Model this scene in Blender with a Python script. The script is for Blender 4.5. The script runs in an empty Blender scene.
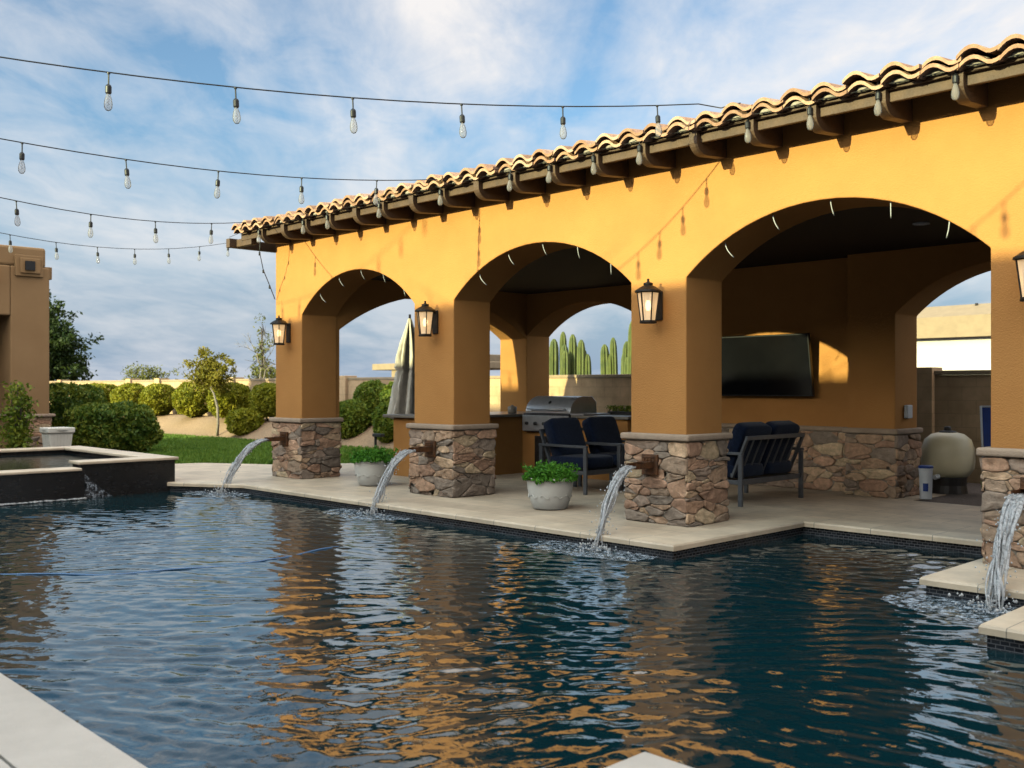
import bpy, bmesh, math, random
import numpy as np
from mathutils import Vector, Matrix, noise

PI = math.pi
sc = bpy.context.scene
COL = sc.collection

# ------------------------------------------------------------------ helpers
def link(o, parent=None):
    COL.objects.link(o)
    if parent is not None:
        o.parent = parent
    return o

def tag(o, label=None, cat=None, group=None, kind=None):
    if label: o['label'] = label
    if cat: o['category'] = cat
    if group: o['group'] = group
    if kind: o['kind'] = kind
    return o

def empty(name, loc=(0, 0, 0), rz=0.0, parent=None):
    o = bpy.data.objects.new(name, None)
    o.location = loc
    o.rotation_euler = (0, 0, rz)
    o.empty_display_size = .2
    return link(o, parent)

class MB:
    """collects faces of one mesh"""
    def __init__(self):
        self.v = []; self.f = []
    def add(self, verts, faces):
        b = len(self.v)
        self.v.extend([tuple(p) for p in verts])
        self.f.extend([tuple(i + b for i in fc) for fc in faces])
    def quad(self, a, b, c, d):
        self.add([a, b, c, d], [(0, 1, 2, 3)])
    def box(self, x0, x1, y0, y1, z0, z1, M=None):
        vs = [Vector((x, y, z)) for z in (z0, z1) for y in (y0, y1) for x in (x0, x1)]
        if M is not None: vs = [M @ p for p in vs]
        self.add(vs, [(0, 2, 3, 1), (4, 5, 7, 6), (0, 1, 5, 4), (2, 6, 7, 3), (0, 4, 6, 2), (1, 3, 7, 5)])
    def beam(self, p, q, w, t, up=(0, 0, 1)):
        """bar from p to q, w across, t along up"""
        p = Vector(p); q = Vector(q); d = (q - p).normalized(); u = Vector(up)
        s = d.cross(u)
        if s.length < 1e-4: s = d.cross(Vector((0, 1, 0)))
        s.normalize(); u = s.cross(d).normalized()
        vs = []
        for c in (p, q):
            for a, b in ((-1, -1), (1, -1), (1, 1), (-1, 1)):
                vs.append(c + s * (a * w / 2) + u * (b * t / 2))
        self.add(vs, [(0, 3, 2, 1), (4, 5, 6, 7), (0, 1, 5, 4), (1, 2, 6, 5), (2, 3, 7, 6), (3, 0, 4, 7)])
    def tube(self, pts, r, n=8, cap=True):
        pts = [Vector(p) for p in pts]
        rs = r if isinstance(r, (list, tuple)) else [r] * len(pts)
        b = len(self.v); prev = None
        for i, p in enumerate(pts):
            d = (pts[min(i + 1, len(pts) - 1)] - pts[max(i - 1, 0)])
            if d.length < 1e-9: d = Vector((0, 0, 1))
            d.normalize()
            if prev is None:
                s = d.cross(Vector((0, 0, 1)))
                if s.length < 1e-3: s = d.cross(Vector((0, 1, 0)))
            else:
                s = prev - d * prev.dot(d)
            s.normalize(); prev = s; u = d.cross(s)
            for k in range(n):
                a = 2 * PI * k / n
                self.v.append(tuple(p + (s * math.cos(a) + u * math.sin(a)) * rs[i]))
        for i in range(len(pts) - 1):
            for k in range(n):
                k2 = (k + 1) % n
                self.f.append((b + i * n + k, b + i * n + k2, b + (i + 1) * n + k2, b + (i + 1) * n + k))
        if cap:
            self.f.append(tuple(b + k for k in reversed(range(n))))
            e = b + (len(pts) - 1) * n
            self.f.append(tuple(e + k for k in range(n)))
    def lathe(self, prof, c=(0, 0, 0), n=24, sx=1.0, sy=1.0, rot=0.0):
        b = len(self.v); cx, cy, cz = c
        for r, z in prof:
            for k in range(n):
                a = 2 * PI * k / n + rot
                self.v.append((cx + r * sx * math.cos(a), cy + r * sy * math.sin(a), cz + z))
        for i in range(len(prof) - 1):
            for k in range(n):
                k2 = (k + 1) % n
                self.f.append((b + i * n + k, b + i * n + k2, b + (i + 1) * n + k2, b + (i + 1) * n + k))
        if prof[0][0] > 1e-6: self.f.append(tuple(b + k for k in reversed(range(n))))
        if prof[-1][0] > 1e-6:
            e = b + (len(prof) - 1) * n
            self.f.append(tuple(e + k for k in range(n)))
    def prism(self, poly, z0, z1):
        n = len(poly)
        vs = [(x, y, z0) for x, y in poly] + [(x, y, z1) for x, y in poly]
        fs = [tuple(reversed(range(n))), tuple(range(n, 2 * n))]
        for i in range(n):
            j = (i + 1) % n
            fs.append((i, j, n + j, n + i))
        self.add(vs, fs)
    def build(self, name, mat, parent=None, smooth=False, bevel=0.0, weld=True, seg=2, angle=40, recalc=True):
        me = bpy.data.meshes.new(name)
        me.from_pydata(self.v, [], self.f)
        if weld or recalc:
            bm = bmesh.new(); bm.from_mesh(me)
            if weld: bmesh.ops.remove_doubles(bm, verts=bm.verts, dist=1e-4)
            if recalc: bmesh.ops.recalc_face_normals(bm, faces=bm.faces)
            bm.to_mesh(me); bm.free()
        if smooth:
            me.polygons.foreach_set('use_smooth', [True] * len(me.polygons))
        me.materials.append(mat)
        o = bpy.data.objects.new(name, me)
        link(o, parent)
        if bevel:
            m = o.modifiers.new('bevel', 'BEVEL'); m.width = bevel; m.segments = seg
            m.limit_method = 'ANGLE'; m.angle_limit = math.radians(angle)
        return o

def copy_tree(o, parent=None):
    c = o.copy(); COL.objects.link(c)
    if parent is not None: c.parent = parent
    for ch in [k for k in bpy.data.objects if k.parent == o]:
        copy_tree(ch, c)
    return c

# ------------------------------------------------------------------ materials
def mat(name):
    m = bpy.data.materials.new(name); m.use_nodes = True
    nt = m.node_tree; nt.nodes.clear()
    out = nt.nodes.new('ShaderNodeOutputMaterial')
    return m, nt, out

def N(nt, kind, **kw):
    n = nt.nodes.new(kind)
    for k, v in kw.items():
        if k in n.inputs: n.inputs[k].default_value = v
        else: setattr(n, k, v)
    return n

def ramp(nt, fac, stops, interp='LINEAR'):
    r = nt.nodes.new('ShaderNodeValToRGB'); cr = r.color_ramp; cr.interpolation = interp
    while len(cr.elements) < len(stops): cr.elements.new(.5)
    for e, (p, c) in zip(cr.elements, stops):
        e.position = p; e.color = (*c, 1) if len(c) == 3 else c
    nt.links.new(fac, r.inputs[0])
    return r

def surf(name, c1, c2=None, scale=6.0, rough=.7, bump=0.0, bscale=40.0, metal=0.0, detail=5.0, spec=.5, coat=0.0,
         lo=.35, hi=.65, sheen=0.0):
    """principled surface whose colour wanders between c1 and c2, with fine relief"""
    m, nt, out = mat(name)
    p = N(nt, 'ShaderNodeBsdfPrincipled', Roughness=rough, Metallic=metal)
    p.inputs['Specular IOR Level'].default_value = spec
    p.inputs['Coat Weight'].default_value = coat
    p.inputs['Sheen Weight'].default_value = sheen
    tc = N(nt, 'ShaderNodeTexCoord')
    if c2 is None: c2 = tuple(x * .82 for x in c1)
    n1 = N(nt, 'ShaderNodeTexNoise', Scale=scale, Detail=detail, Roughness=.6)
    nt.links.new(tc.outputs['Object'], n1.inputs['Vector'])
    r = ramp(nt, n1.outputs['Fac'], [(lo, c1), (hi, c2)])
    nt.links.new(r.outputs[0], p.inputs['Base Color'])
    if bump:
        n2 = N(nt, 'ShaderNodeTexNoise', Scale=bscale, Detail=4.0, Roughness=.6)
        nt.links.new(tc.outputs['Object'], n2.inputs['Vector'])
        b = N(nt, 'ShaderNodeBump', Strength=bump, Distance=.02)
        nt.links.new(n2.outputs['Fac'], b.inputs['Height'])
        nt.links.new(b.outputs[0], p.inputs['Normal'])
    nt.links.new(p.outputs[0], out.inputs[0])
    return m

def emit_mat(name, col, s):
    m, nt, out = mat(name)
    e = N(nt, 'ShaderNodeEmission', Color=(*col, 1), Strength=s)
    nt.links.new(e.outputs[0], out.inputs[0])
    return m

def stone_mat(name, cols, dark=.55):
    m, nt, out = mat(name)
    p = N(nt, 'ShaderNodeBsdfPrincipled', Roughness=.85)
    p.inputs['Specular IOR Level'].default_value = .25
    g = N(nt, 'ShaderNodeNewGeometry'); tc = N(nt, 'ShaderNodeTexCoord')
    n = len(cols)
    r = ramp(nt, g.outputs['Random Per Island'], [(i / n, c) for i, c in enumerate(cols)], 'CONSTANT')
    n1 = N(nt, 'ShaderNodeTexNoise', Scale=14.0, Detail=8.0, Roughness=.65)
    nt.links.new(tc.outputs['Object'], n1.inputs['Vector'])
    r2 = ramp(nt, n1.outputs['Fac'], [(.3, (dark, dark * .95, dark * .9)), (.7, (1.12, 1.08, 1.04))])
    mx = N(nt, 'ShaderNodeMix', data_type='RGBA', blend_type='MULTIPLY'); mx.inputs[0].default_value = 1
    nt.links.new(r.outputs[0], mx.inputs[6]); nt.links.new(r2.outputs[0], mx.inputs[7])
    nt.links.new(mx.outputs[2], p.inputs['Base Color'])
    n2 = N(nt, 'ShaderNodeTexNoise', Scale=38.0, Detail=7.0, Roughness=.65)
    nt.links.new(tc.outputs['Object'], n2.inputs['Vector'])
    b = N(nt, 'ShaderNodeBump', Strength=.7, Distance=.02)
    nt.links.new(n2.outputs['Fac'], b.inputs['Height']); nt.links.new(b.outputs[0], p.inputs['Normal'])
    nt.links.new(p.outputs[0], out.inputs[0])
    return m

def leaf_mat(name, cols, trans=.35, clump=1.6):
    """leaves: colour varies per leaf and per clump, some light passes through"""
    m, nt, out = mat(name)
    g = N(nt, 'ShaderNodeNewGeometry'); tc = N(nt, 'ShaderNodeTexCoord')
    n1 = N(nt, 'ShaderNodeTexNoise', Scale=clump, Detail=2.0)
    nt.links.new(tc.outputs['Object'], n1.inputs['Vector'])
    a = N(nt, 'ShaderNodeMath', operation='MULTIPLY'); a.inputs[1].default_value = .5
    nt.links.new(g.outputs['Random Per Island'], a.inputs[0])
    b = N(nt, 'ShaderNodeMath', operation='MULTIPLY_ADD'); b.inputs[1].default_value = .9
    nt.links.new(n1.outputs['Fac'], b.inputs[0]); nt.links.new(a.outputs[0], b.inputs[2])
    n = len(cols)
    r = ramp(nt, b.outputs[0], [(.2 + .75 * i / max(1, n - 1), c) for i, c in enumerate(cols)])
    d = N(nt, 'ShaderNodeBsdfPrincipled', Roughness=.55)
    d.inputs['Specular IOR Level'].default_value = .3
    t = N(nt, 'ShaderNodeBsdfTranslucent')
    nt.links.new(r.outputs[0], d.inputs['Base Color']); nt.links.new(r.outputs[0], t.inputs[0])
    mx = N(nt, 'ShaderNodeMixShader'); mx.inputs[0].default_value = trans
    nt.links.new(d.outputs[0], mx.inputs[1]); nt.links.new(t.outputs[0], mx.inputs[2])
    nt.links.new(mx.outputs[0], out.inputs[0])
    return m

def brick_mat(name, c1, c2, mortar, bw, bh, ms, rough=.5, bump=.3, axes='XZ', offset=.5, spec=.5, rot=0.0):
    m, nt, out = mat(name)
    p = N(nt, 'ShaderNodeBsdfPrincipled', Roughness=rough)
    p.inputs['Specular IOR Level'].default_value = spec
    tc = N(nt, 'ShaderNodeTexCoord'); sp = N(nt, 'ShaderNodeSeparateXYZ'); cb = N(nt, 'ShaderNodeCombineXYZ')
    nt.links.new(tc.outputs['Object'], sp.inputs[0])
    if axes == 'SUM':      # x+y runs along any vertical axis-aligned face
        ad = N(nt, 'ShaderNodeMath', operation='ADD')
        nt.links.new(sp.outputs[0], ad.inputs[0]); nt.links.new(sp.outputs[1], ad.inputs[1])
        nt.links.new(ad.outputs[0], cb.inputs[0]); nt.links.new(sp.outputs[2], cb.inputs[1])
    else:
        nt.links.new(sp.outputs['XYZ'.index(axes[0])], cb.inputs[0]); nt.links.new(sp.outputs['XYZ'.index(axes[1])], cb.inputs[1])
    bt = N(nt, 'ShaderNodeTexBrick', offset=offset)
    bt.inputs['Color1'].default_value = (*c1, 1); bt.inputs['Color2'].default_value = (*c2, 1)
    bt.inputs['Mortar'].default_value = (*mortar, 1)
    bt.inputs['Scale'].default_value = 1; bt.inputs['Brick Width'].default_value = bw
    bt.inputs['Row Height'].default_value = bh; bt.inputs['Mortar Size'].default_value = ms
    bt.inputs['Mortar Smooth'].default_value = .2
    nt.links.new(cb.outputs[0], bt.inputs['Vector'])
    n1 = N(nt, 'ShaderNodeTexNoise', Scale=2.2, Detail=9.0, Roughness=.65)
    nt.links.new(tc.outputs['Object'], n1.inputs['Vector'])
    r2 = ramp(nt, n1.outputs['Fac'], [(.3, (.72, .7, .68)), (.7, (1.12, 1.12, 1.12))])
    mx = N(nt, 'ShaderNodeMix', data_type='RGBA', blend_type='MULTIPLY'); mx.inputs[0].default_value = 1
    nt.links.new(bt.outputs[0], mx.inputs[6]); nt.links.new(r2.outputs[0], mx.inputs[7])
    nt.links.new(mx.outputs[2], p.inputs['Base Color'])
    inv = N(nt, 'ShaderNodeMath', operation='SUBTRACT'); inv.inputs[0].default_value = 1
    nt.links.new(bt.outputs['Fac'], inv.inputs[1])
    b = N(nt, 'ShaderNodeBump', Strength=bump, Distance=.006)
    nt.links.new(inv.outputs[0], b.inputs['Height']); nt.links.new(b.outputs[0], p.inputs['Normal'])
    nt.links.new(p.outputs[0], out.inputs[0])
    return m

STUCCO = (.60, .274, .082)
M = {}
M['stucco'] = surf('stucco', STUCCO, (.53, .234, .069), 1.7, .9, .4, 75, spec=.2, lo=.3, hi=.75, detail=8)
M['house_stucco'] = surf('house_stucco', (.42, .25, .12), (.37, .215, .10), 1.1, .9, .4, 120, spec=.2)
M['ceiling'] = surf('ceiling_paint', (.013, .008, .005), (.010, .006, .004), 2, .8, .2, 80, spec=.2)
M['wood'] = surf('dark_wood', (.125, .070, .036), (.085, .048, .026), 9, .6, .3, 60)
M['tile'] = stone_mat('clay_tile', [(.60, .345, .215), (.50, .28, .17), (.68, .42, .275), (.43, .25, .155), (.62, .375, .24), (.54, .315, .20), (.69, .45, .31)], .66)
M['birdstop'] = surf('mortar_fill', (.50, .44, .36), (.42, .36, .29), 20, .9, .5, 60)
STONES = [(min(.82, c[0] * 2.0), c[1] * 1.80, c[2] * 1.56) for c in [(.34, .245, .18), (.27, .21, .165), (.40, .30, .215), (.30, .20, .15), (.22, .185, .16), (.37, .25, .185), (.25, .20, .17), (.44, .335, .24), (.33, .225, .165), (.19, .165, .145)]]
M['stone'] = stone_mat('field_stone', STONES, .62)
M['mortar'] = surf('mortar', (.52, .41, .30), (.40, .32, .235), 20, .95, .6, 70)
M['cap'] = surf('cast_stone_cap', (.50, .36, .25), (.42, .30, .21), 7, .85, .5, 60, spec=.25)
M['paver'] = brick_mat('travertine', (.76, .585, .40), (.65, .50, .345), (.38, .29, .20), .61, .41, .004, .55, .2, 'XY')
M['coping'] = brick_mat('coping_stone', (.80, .635, .445), (.71, .56, .39), (.33, .27, .20), .61, 30., .004, .5, .2, 'XY')
M['coping_near'] = surf('pale_coping', (.57, .495, .41), (.48, .415, .34), 2.2, .7, .35, 90)
M['tileband'] = brick_mat('glass_tile', (.012, .014, .018), (.035, .04, .048), (.13, .13, .135), .052, .026, .0028, .16, .35, 'SUM')
M['spa_tile'] = brick_mat('black_slate_tile', (.004, .004, .005), (.016, .016, .018), (.010, .010, .010), .05, .025, .002, .22, .4, 'SUM')
M['iron'] = surf('black_iron', (.018, .014, .011), (.03, .022, .016), 15, .5, .3, 90, metal=.4)
M['black'] = surf('black_plastic', (.012, .012, .013), (.016, .016, .017), 10, .45)
M['white'] = surf('white_glaze', (.90, .83, .70), (.82, .75, .63), 4, .45, .12, 30)
M['whitepl'] = surf('white_plastic', (.70, .71, .72), (.64, .65, .66), 4, .5)
M['blue'] = surf('blue_plastic', (.015, .05, .25), (.012, .04, .2), 6, .5)
M['navy'] = surf('navy_fabric', (.009, .017, .042), (.006, .011, .028), 25, .95, .4, 160, spec=.15, sheen=.15)
M['chairmetal'] = surf('grey_metal', (.15, .155, .165), (.12, .125, .132), 12, .45, metal=.5)
M['steel'] = surf('stainless_steel', (.66, .67, .69), (.58, .59, .61), 8, .28, .04, 30, metal=.65)
M['darksteel'] = surf('dark_steel', (.10, .10, .105), (.07, .07, .075), 8, .4, metal=.9)
M['counter'] = surf('granite_counter', (.30, .26, .21), (.20, .17, .14), 60, .3, detail=8)
M['copper'] = surf('weathered_copper', (.20, .085, .035), (.07, .04, .025), 12, .5, .5, 40, metal=.55)
M['tv'] = surf('screen_glass', (.006, .006, .007), (.008, .008, .009), 3, .12, spec=.3)
M['umbrella'] = surf('canvas', (.80, .70, .56), (.68, .59, .47), 9, .9, .3, 70)
M['tank'] = surf('tank_resin', (.86, .74, .49), (.78, .67, .44), 4, .4)
M['block'] = brick_mat('block_wall', (.70, .46, .26), (.65, .425, .24), (.54, .35, .20), .41, .2, .005, .95, .5, 'XZ', spec=.2)
M['blockcap'] = surf('block_cap', (.44, .31, .19), (.38, .27, .165), 3, .95, .4, 50)
M['bark'] = surf('pale_bark', (.36, .30, .23), (.22, .18, .13), 18, .9, .6, 50)
M['darkbark'] = surf('dark_bark', (.10, .075, .055), (.06, .045, .033), 18, .9, .6, 50)
M['gravel'] = surf('desert_gravel', (.44, .29, .17), (.31, .20, .115), 26, .95, .9, 45, detail=9, spec=.2)
M['darkgravel'] = surf('brown_gravel', (.19, .15, .125), (.11, .085, .07), 40, .95, 1.0, 55, detail=9, spec=.2)
M['earth'] = surf('desert_earth', (.30, .22, .15), (.24, .17, .115), .5, .95, .5, 3, spec=.2)
M['lawn'] = surf('lawn_turf', (.12, .20, .025), (.085, .145, .02), 5, .95, 1.0, 60, detail=9, spec=.15)
M['nbr_wall'] = surf('pale_render', (.78, .72, .62), (.74, .68, .58), 1, .9, .2, 40)
M['nbr_roof'] = surf('tan_roof', (.36, .26, .16), (.31, .225, .14), 3, .9, .4, 12)
M['glassdark'] = surf('window_glass', (.015, .018, .02), (.02, .022, .025), 2, .05)
M['lamp_hot'] = emit_mat('lamp_bulb_glow', (1, .72, .36), 7.0)

m, nt, out = mat('lantern_glass')          # seeded glass lit from within
p = N(nt, 'ShaderNodeBsdfPrincipled', Roughness=.35)
p.inputs['Base Color'].default_value = (.75, .62, .45, 1)
p.inputs['Emission Color'].default_value = (1, .62, .28, 1); p.inputs['Emission Strength'].default_value = .42
t = N(nt, 'ShaderNodeBsdfTransparent', Color=(1, .9, .75, 1)); mx = N(nt, 'ShaderNodeMixShader'); mx.inputs[0].default_value = .22
nt.links.new(p.outputs[0], mx.inputs[1]); nt.links.new(t.outputs[0], mx.inputs[2]); nt.links.new(mx.outputs[0], out.inputs[0])
M['lantern_glass'] = m

m, nt, out = mat('clear_bulb')             # thin clear glass
fr = N(nt, 'ShaderNodeFresnel', IOR=1.22); g = N(nt, 'ShaderNodeBsdfGlossy', Roughness=.03); t = N(nt, 'ShaderNodeBsdfTransparent', Color=(.95, .94, .93, 1))
df = N(nt, 'ShaderNodeBsdfTranslucent', Color=(.9, .88, .85, 1)); mx = N(nt, 'ShaderNodeMixShader'); mx2 = N(nt, 'ShaderNodeMixShader'); mx2.inputs[0].default_value = .3
dd = N(nt, 'ShaderNodeBsdfDiffuse', Color=(.9, .88, .85, 1)); mx3 = N(nt, 'ShaderNodeMixShader'); nt.links.new(df.outputs[0], mx3.inputs[1]); nt.links.new(dd.outputs[0], mx3.inputs[2])
nt.links.new(t.outputs[0], mx2.inputs[1]); nt.links.new(mx3.outputs[0], mx2.inputs[2])
nt.links.new(fr.outputs[0], mx.inputs[0]); nt.links.new(mx2.outputs[0], mx.inputs[1]); nt.links.new(g.outputs[0], mx.inputs[2])
nt.links.new(mx.outputs[0], out.inputs[0])
M['bulb'] = m

m, nt, out = mat('falling_water')
tc = N(nt, 'ShaderNodeTexCoord')
g = N(nt, 'ShaderNodeBsdfGlossy', Roughness=.22); t = N(nt, 'ShaderNodeBsdfTransparent'); d = N(nt, 'ShaderNodeBsdfTranslucent', Color=(.96, .95, .93, 1)); d2 = N(nt, 'ShaderNodeBsdfDiffuse', Color=(.92, .91, .89, 1))
fr = N(nt, 'ShaderNodeFresnel', IOR=1.25)
nz = N(nt, 'ShaderNodeTexNoise', Scale=16.0, Detail=5.0, Roughness=.7); mp = N(nt, 'ShaderNodeMapping'); mp.inputs['Scale'].default_value = (2.2, 2.2, .55)
nt.links.new(tc.outputs['Object'], mp.inputs[0]); nt.links.new(mp.outputs[0], nz.inputs['Vector'])
r = ramp(nt, nz.outputs['Fac'], [(.32, (.28, .28, .28)), (.56, (.97, .97, .97))])
a0 = N(nt, 'ShaderNodeMixShader'); a0.inputs[0].default_value = .5
a = N(nt, 'ShaderNodeMixShader'); b = N(nt, 'ShaderNodeMixShader')
nt.links.new(d.outputs[0], a0.inputs[1]); nt.links.new(d2.outputs[0], a0.inputs[2])
nt.links.new(r.outputs[0], a.inputs[0]); nt.links.new(t.outputs[0], a.inputs[1]); nt.links.new(a0.outputs[0], a.inputs[2])
nt.links.new(fr.outputs[0], b.inputs[0]); nt.links.new(a.outputs[0], b.inputs[1]); nt.links.new(g.outputs[0], b.inputs[2])
nt.links.new(b.outputs[0], out.inputs[0])
M['stream'] = m

m, nt, out = mat('foam')
nz = N(nt, 'ShaderNodeTexNoise', Scale=22.0, Detail=6.0, Roughness=.75); tc = N(nt, 'ShaderNodeTexCoord')
nt.links.new(tc.outputs['Object'], nz.inputs['Vector'])
r = ramp(nt, nz.outputs['Fac'], [(.46, (0, 0, 0)), (.66, (.75, .75, .75))])
t = N(nt, 'ShaderNodeBsdfTransparent'); d = N(nt, 'ShaderNodeBsdfDiffuse', Color=(.6, .66, .72, 1)); mx = N(nt, 'ShaderNodeMixShader')
nt.links.new(r.outputs[0], mx.inputs[0]); nt.links.new(t.outputs[0], mx.inputs[1]); nt.links.new(d.outputs[0], mx.inputs[2]); nt.links.new(mx.outputs[0], out.inputs[0])
M['foam'] = m

def water_mat(name, col, bump=.05):
    m, nt, out = mat(name)
    p = N(nt, 'ShaderNodeBsdfPrincipled', Roughness=.015, IOR=2.25)
    p.inputs['Base Color'].default_value = (*col, 1)
    tc = N(nt, 'ShaderNodeTexCoord')
    n1 = N(nt, 'ShaderNodeTexNoise', Scale=11.0, Detail=3.0, Roughness=.55, Distortion=.7)
    nt.links.new(tc.outputs['Object'], n1.inputs['Vector'])
    b = N(nt, 'ShaderNodeBump', Strength=bump, Distance=.05)
    nt.links.new(n1.outputs['Fac'], b.inputs['Height']); nt.links.new(b.outputs[0], p.inputs['Normal'])
    nt.links.new(p.outputs[0], out.inputs[0])
    return m
M['water'] = water_mat('pool_water', (.0022, .021, .026))
M['spa_water'] = water_mat('spa_water', (.004, .012, .014), .1)

G_HEDGE = [(.09, .13, .010), (.27, .28, .018), (.48, .42, .03)]
G_DARK = [(.035, .075, .010), (.09, .16, .02), (.26, .28, .03)]
G_BUSH = [(.05, .10, .012), (.14, .21, .02), (.32, .34, .035)]
G_YEL = [(.12, .12, .012), (.22, .20, .02), (.34, .27, .03)]
G_POT = [(.03, .12, .010), (.075, .25, .018), (.16, .40, .04)]
G_PALE = [(.09, .10, .02), (.16, .17, .035), (.26, .25, .06)]
for k, v in dict(hedge=G_HEDGE, dark=G_DARK, bush=G_BUSH, yel=G_YEL, pot=G_POT, pale=G_PALE).items():
    M['leaf_' + k] = leaf_mat('leaf_' + k, v, .3)
M['leaf_tree'] = leaf_mat('leaf_tree', [(.012, .026, .006), (.028, .055, .010), (.07, .10, .018)], .3)
M['cactus'] = surf('cactus_skin', (.13, .15, .03), (.075, .10, .025), 6, .7, .3, 30)

# ------------------------------------------------------------------ sun, sky, camera
SUN_TRAVEL = Vector((.12, 1.0, -.216))
sun_d = bpy.data.lights.new('sun', 'SUN'); sun_d.energy = 5.0; sun_d.angle = math.radians(.55); sun_d.color = (.95, .955, .53)
sun = bpy.data.objects.new('sun', sun_d); link(sun)
sun.rotation_euler = SUN_TRAVEL.to_track_quat('-Z', 'Y').to_euler()
elev = math.atan2(.216, math.hypot(.12, 1)); azim = math.atan2(-.12, -1)

CLOUD = (317, 305, 298); BANK = (98, 133, 182); SKY_TINT = (49.4, 62.2, 69.3)
w = bpy.data.worlds.new('World'); sc.world = w; w.use_nodes = True
nt = w.node_tree; nt.nodes.clear()
wo = nt.nodes.new('ShaderNodeOutputWorld'); bg = N(nt, 'ShaderNodeBackground', Strength=.125)
sky = N(nt, 'ShaderNodeTexSky', sky_type='NISHITA'); sky.sun_disc = False
sky.sun_elevation = elev; sky.sun_rotation = azim; sky.altitude = 400; sky.air_density = 1.0; sky.dust_density = .6; sky.ozone_density = 1.4
tc = N(nt, 'ShaderNodeTexCoord'); sp = N(nt, 'ShaderNodeSeparateXYZ'); nt.links.new(tc.outputs['Generated'], sp.inputs[0])
L = nt.links.new
def math_(op, a, b=None, c=None):
    n = nt.nodes.new('ShaderNodeMath'); n.operation = op
    for i, v in enumerate((a, b, c)):
        if v is None: continue
        if isinstance(v, (int, float)): n.inputs[i].default_value = v
        else: L(v, n.inputs[i])
    return n.outputs[0]
def dot_(v):
    n = nt.nodes.new('ShaderNodeVectorMath'); n.operation = 'DOT_PRODUCT'; L(tc.outputs['Generated'], n.inputs[0]); n.inputs[1].default_value = v
    return n.outputs['Value']
zz = math_('MAXIMUM', sp.outputs[2], 0.0); za = math_('ADD', zz, .11)
u = math_('DIVIDE', dot_((-.72, .694, 0)), za); v = math_('DIVIDE', dot_((.694, .72, 0)), za)      # a flat cloud deck, streaks running away
def cloud(su, sv, off, scale, det, rough, dist):
    cb = nt.nodes.new('ShaderNodeCombineXYZ'); L(math_('MULTIPLY_ADD', u, su, off), cb.inputs[0]); L(math_('MULTIPLY_ADD', v, sv, off * .7), cb.inputs[1])
    n = N(nt, 'ShaderNodeTexNoise', Scale=scale, Detail=det, Roughness=rough, Distortion=dist); L(cb.outputs[0], n.inputs['Vector']); return n.outputs['Fac']
c1 = cloud(.42, 1.0, 4.3, .95, 9.0, .56, .35); c2 = cloud(.5, .6, 9.2, .42, 3.0, .5, 0.0); c3 = cloud(1.0, 1.6, 2.2, 2.6, 7.0, .62, .5)
dens = math_('ADD', math_('MULTIPLY', c1, .78), math_('ADD', math_('MULTIPLY', c2, .42), math_('MULTIPLY', c3, .26)))
cf = ramp(nt, dens, [(.63, (.03, .03, .03)), (.72, (.42, .42, .42)), (.83, (.95, .95, .95))])
hz = ramp(nt, zz, [(0.0, (1, 1, 1)), (.09, (.85, .85, .85)), (.26, (0, 0, 0))])
tint = N(nt, 'ShaderNodeMix', data_type='RGBA', blend_type='MULTIPLY'); tint.inputs[0].default_value = 1; tint.inputs[7].default_value = (*SKY_TINT, 1)
L(sky.outputs[0], tint.inputs[6])
bank = N(nt, 'ShaderNodeMix', data_type='RGBA'); bank.inputs[7].default_value = (*BANK, 1); L(hz.outputs[0], bank.inputs[0]); L(tint.outputs[2], bank.inputs[6])
cfl = math_('MULTIPLY', cf.outputs[0], math_('MULTIPLY_ADD', hz.outputs[0], -.62, 1.0))
mx = N(nt, 'ShaderNodeMix', data_type='RGBA'); mx.inputs[7].default_value = (*CLOUD, 1); L(cfl, mx.inputs[0]); L(bank.outputs[2], mx.inputs[6])
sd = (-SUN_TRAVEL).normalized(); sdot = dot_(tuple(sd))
gl = ramp(nt, math_('MULTIPLY_ADD', sdot, .5, .5), [(0, (.13, .13, .13)), (.46, (.13, .13, .13)), (.70, (.20, .19, .17)), (.88, (.31, .28, .235)), (1.0, (.48, .425, .35))])   # unseen sky brightened towards the sun, added to light the shaded fronts
zn = ramp(nt, zz, [(0, (.145, .145, .145)), (.60, (.145, .145, .145)), (.90, (1.0, .81, .62))])   # sky above the view brightened and warmed, an added fill for the decks
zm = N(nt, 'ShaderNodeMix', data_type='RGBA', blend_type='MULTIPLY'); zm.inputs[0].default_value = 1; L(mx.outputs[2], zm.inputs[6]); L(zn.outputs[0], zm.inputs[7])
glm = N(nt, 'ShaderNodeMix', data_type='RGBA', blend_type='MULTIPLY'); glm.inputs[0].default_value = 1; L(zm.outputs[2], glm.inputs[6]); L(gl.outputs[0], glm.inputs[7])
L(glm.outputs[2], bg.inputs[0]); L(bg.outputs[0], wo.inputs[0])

cam_d = bpy.data.cameras.new('camera'); cam_d.sensor_width = 36; cam_d.lens = 990 * 36 / 1024; cam_d.shift_y = 3 / 1024
cam_d.clip_start = .05; cam_d.clip_end = 5000
cam_d.dof.use_dof = True; cam_d.dof.focus_distance = 9.5; cam_d.dof.aperture_fstop = 2.8
cam = bpy.data.objects.new('camera', cam_d); link(cam)
cam.location = (0, 0, 1.4); cam.rotation_euler = (PI / 2, 0, math.asin(990 / math.hypot(954, 990)))
sc.camera = cam
sc.view_settings.view_transform = 'Standard'; sc.view_settings.look = 'None'; sc.view_settings.gamma = 1; sc.view_settings.exposure = 0.38
sc.cycles.diffuse_bounces = 0; sc.cycles.use_fast_gi = True; sc.cycles.fast_gi_method = 'ADD'; w.light_settings.ao_factor = .05; w.light_settings.distance = 4.0; sc.cycles.glossy_bounces = 4; sc.cycles.transparent_max_bounces = 24
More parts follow.
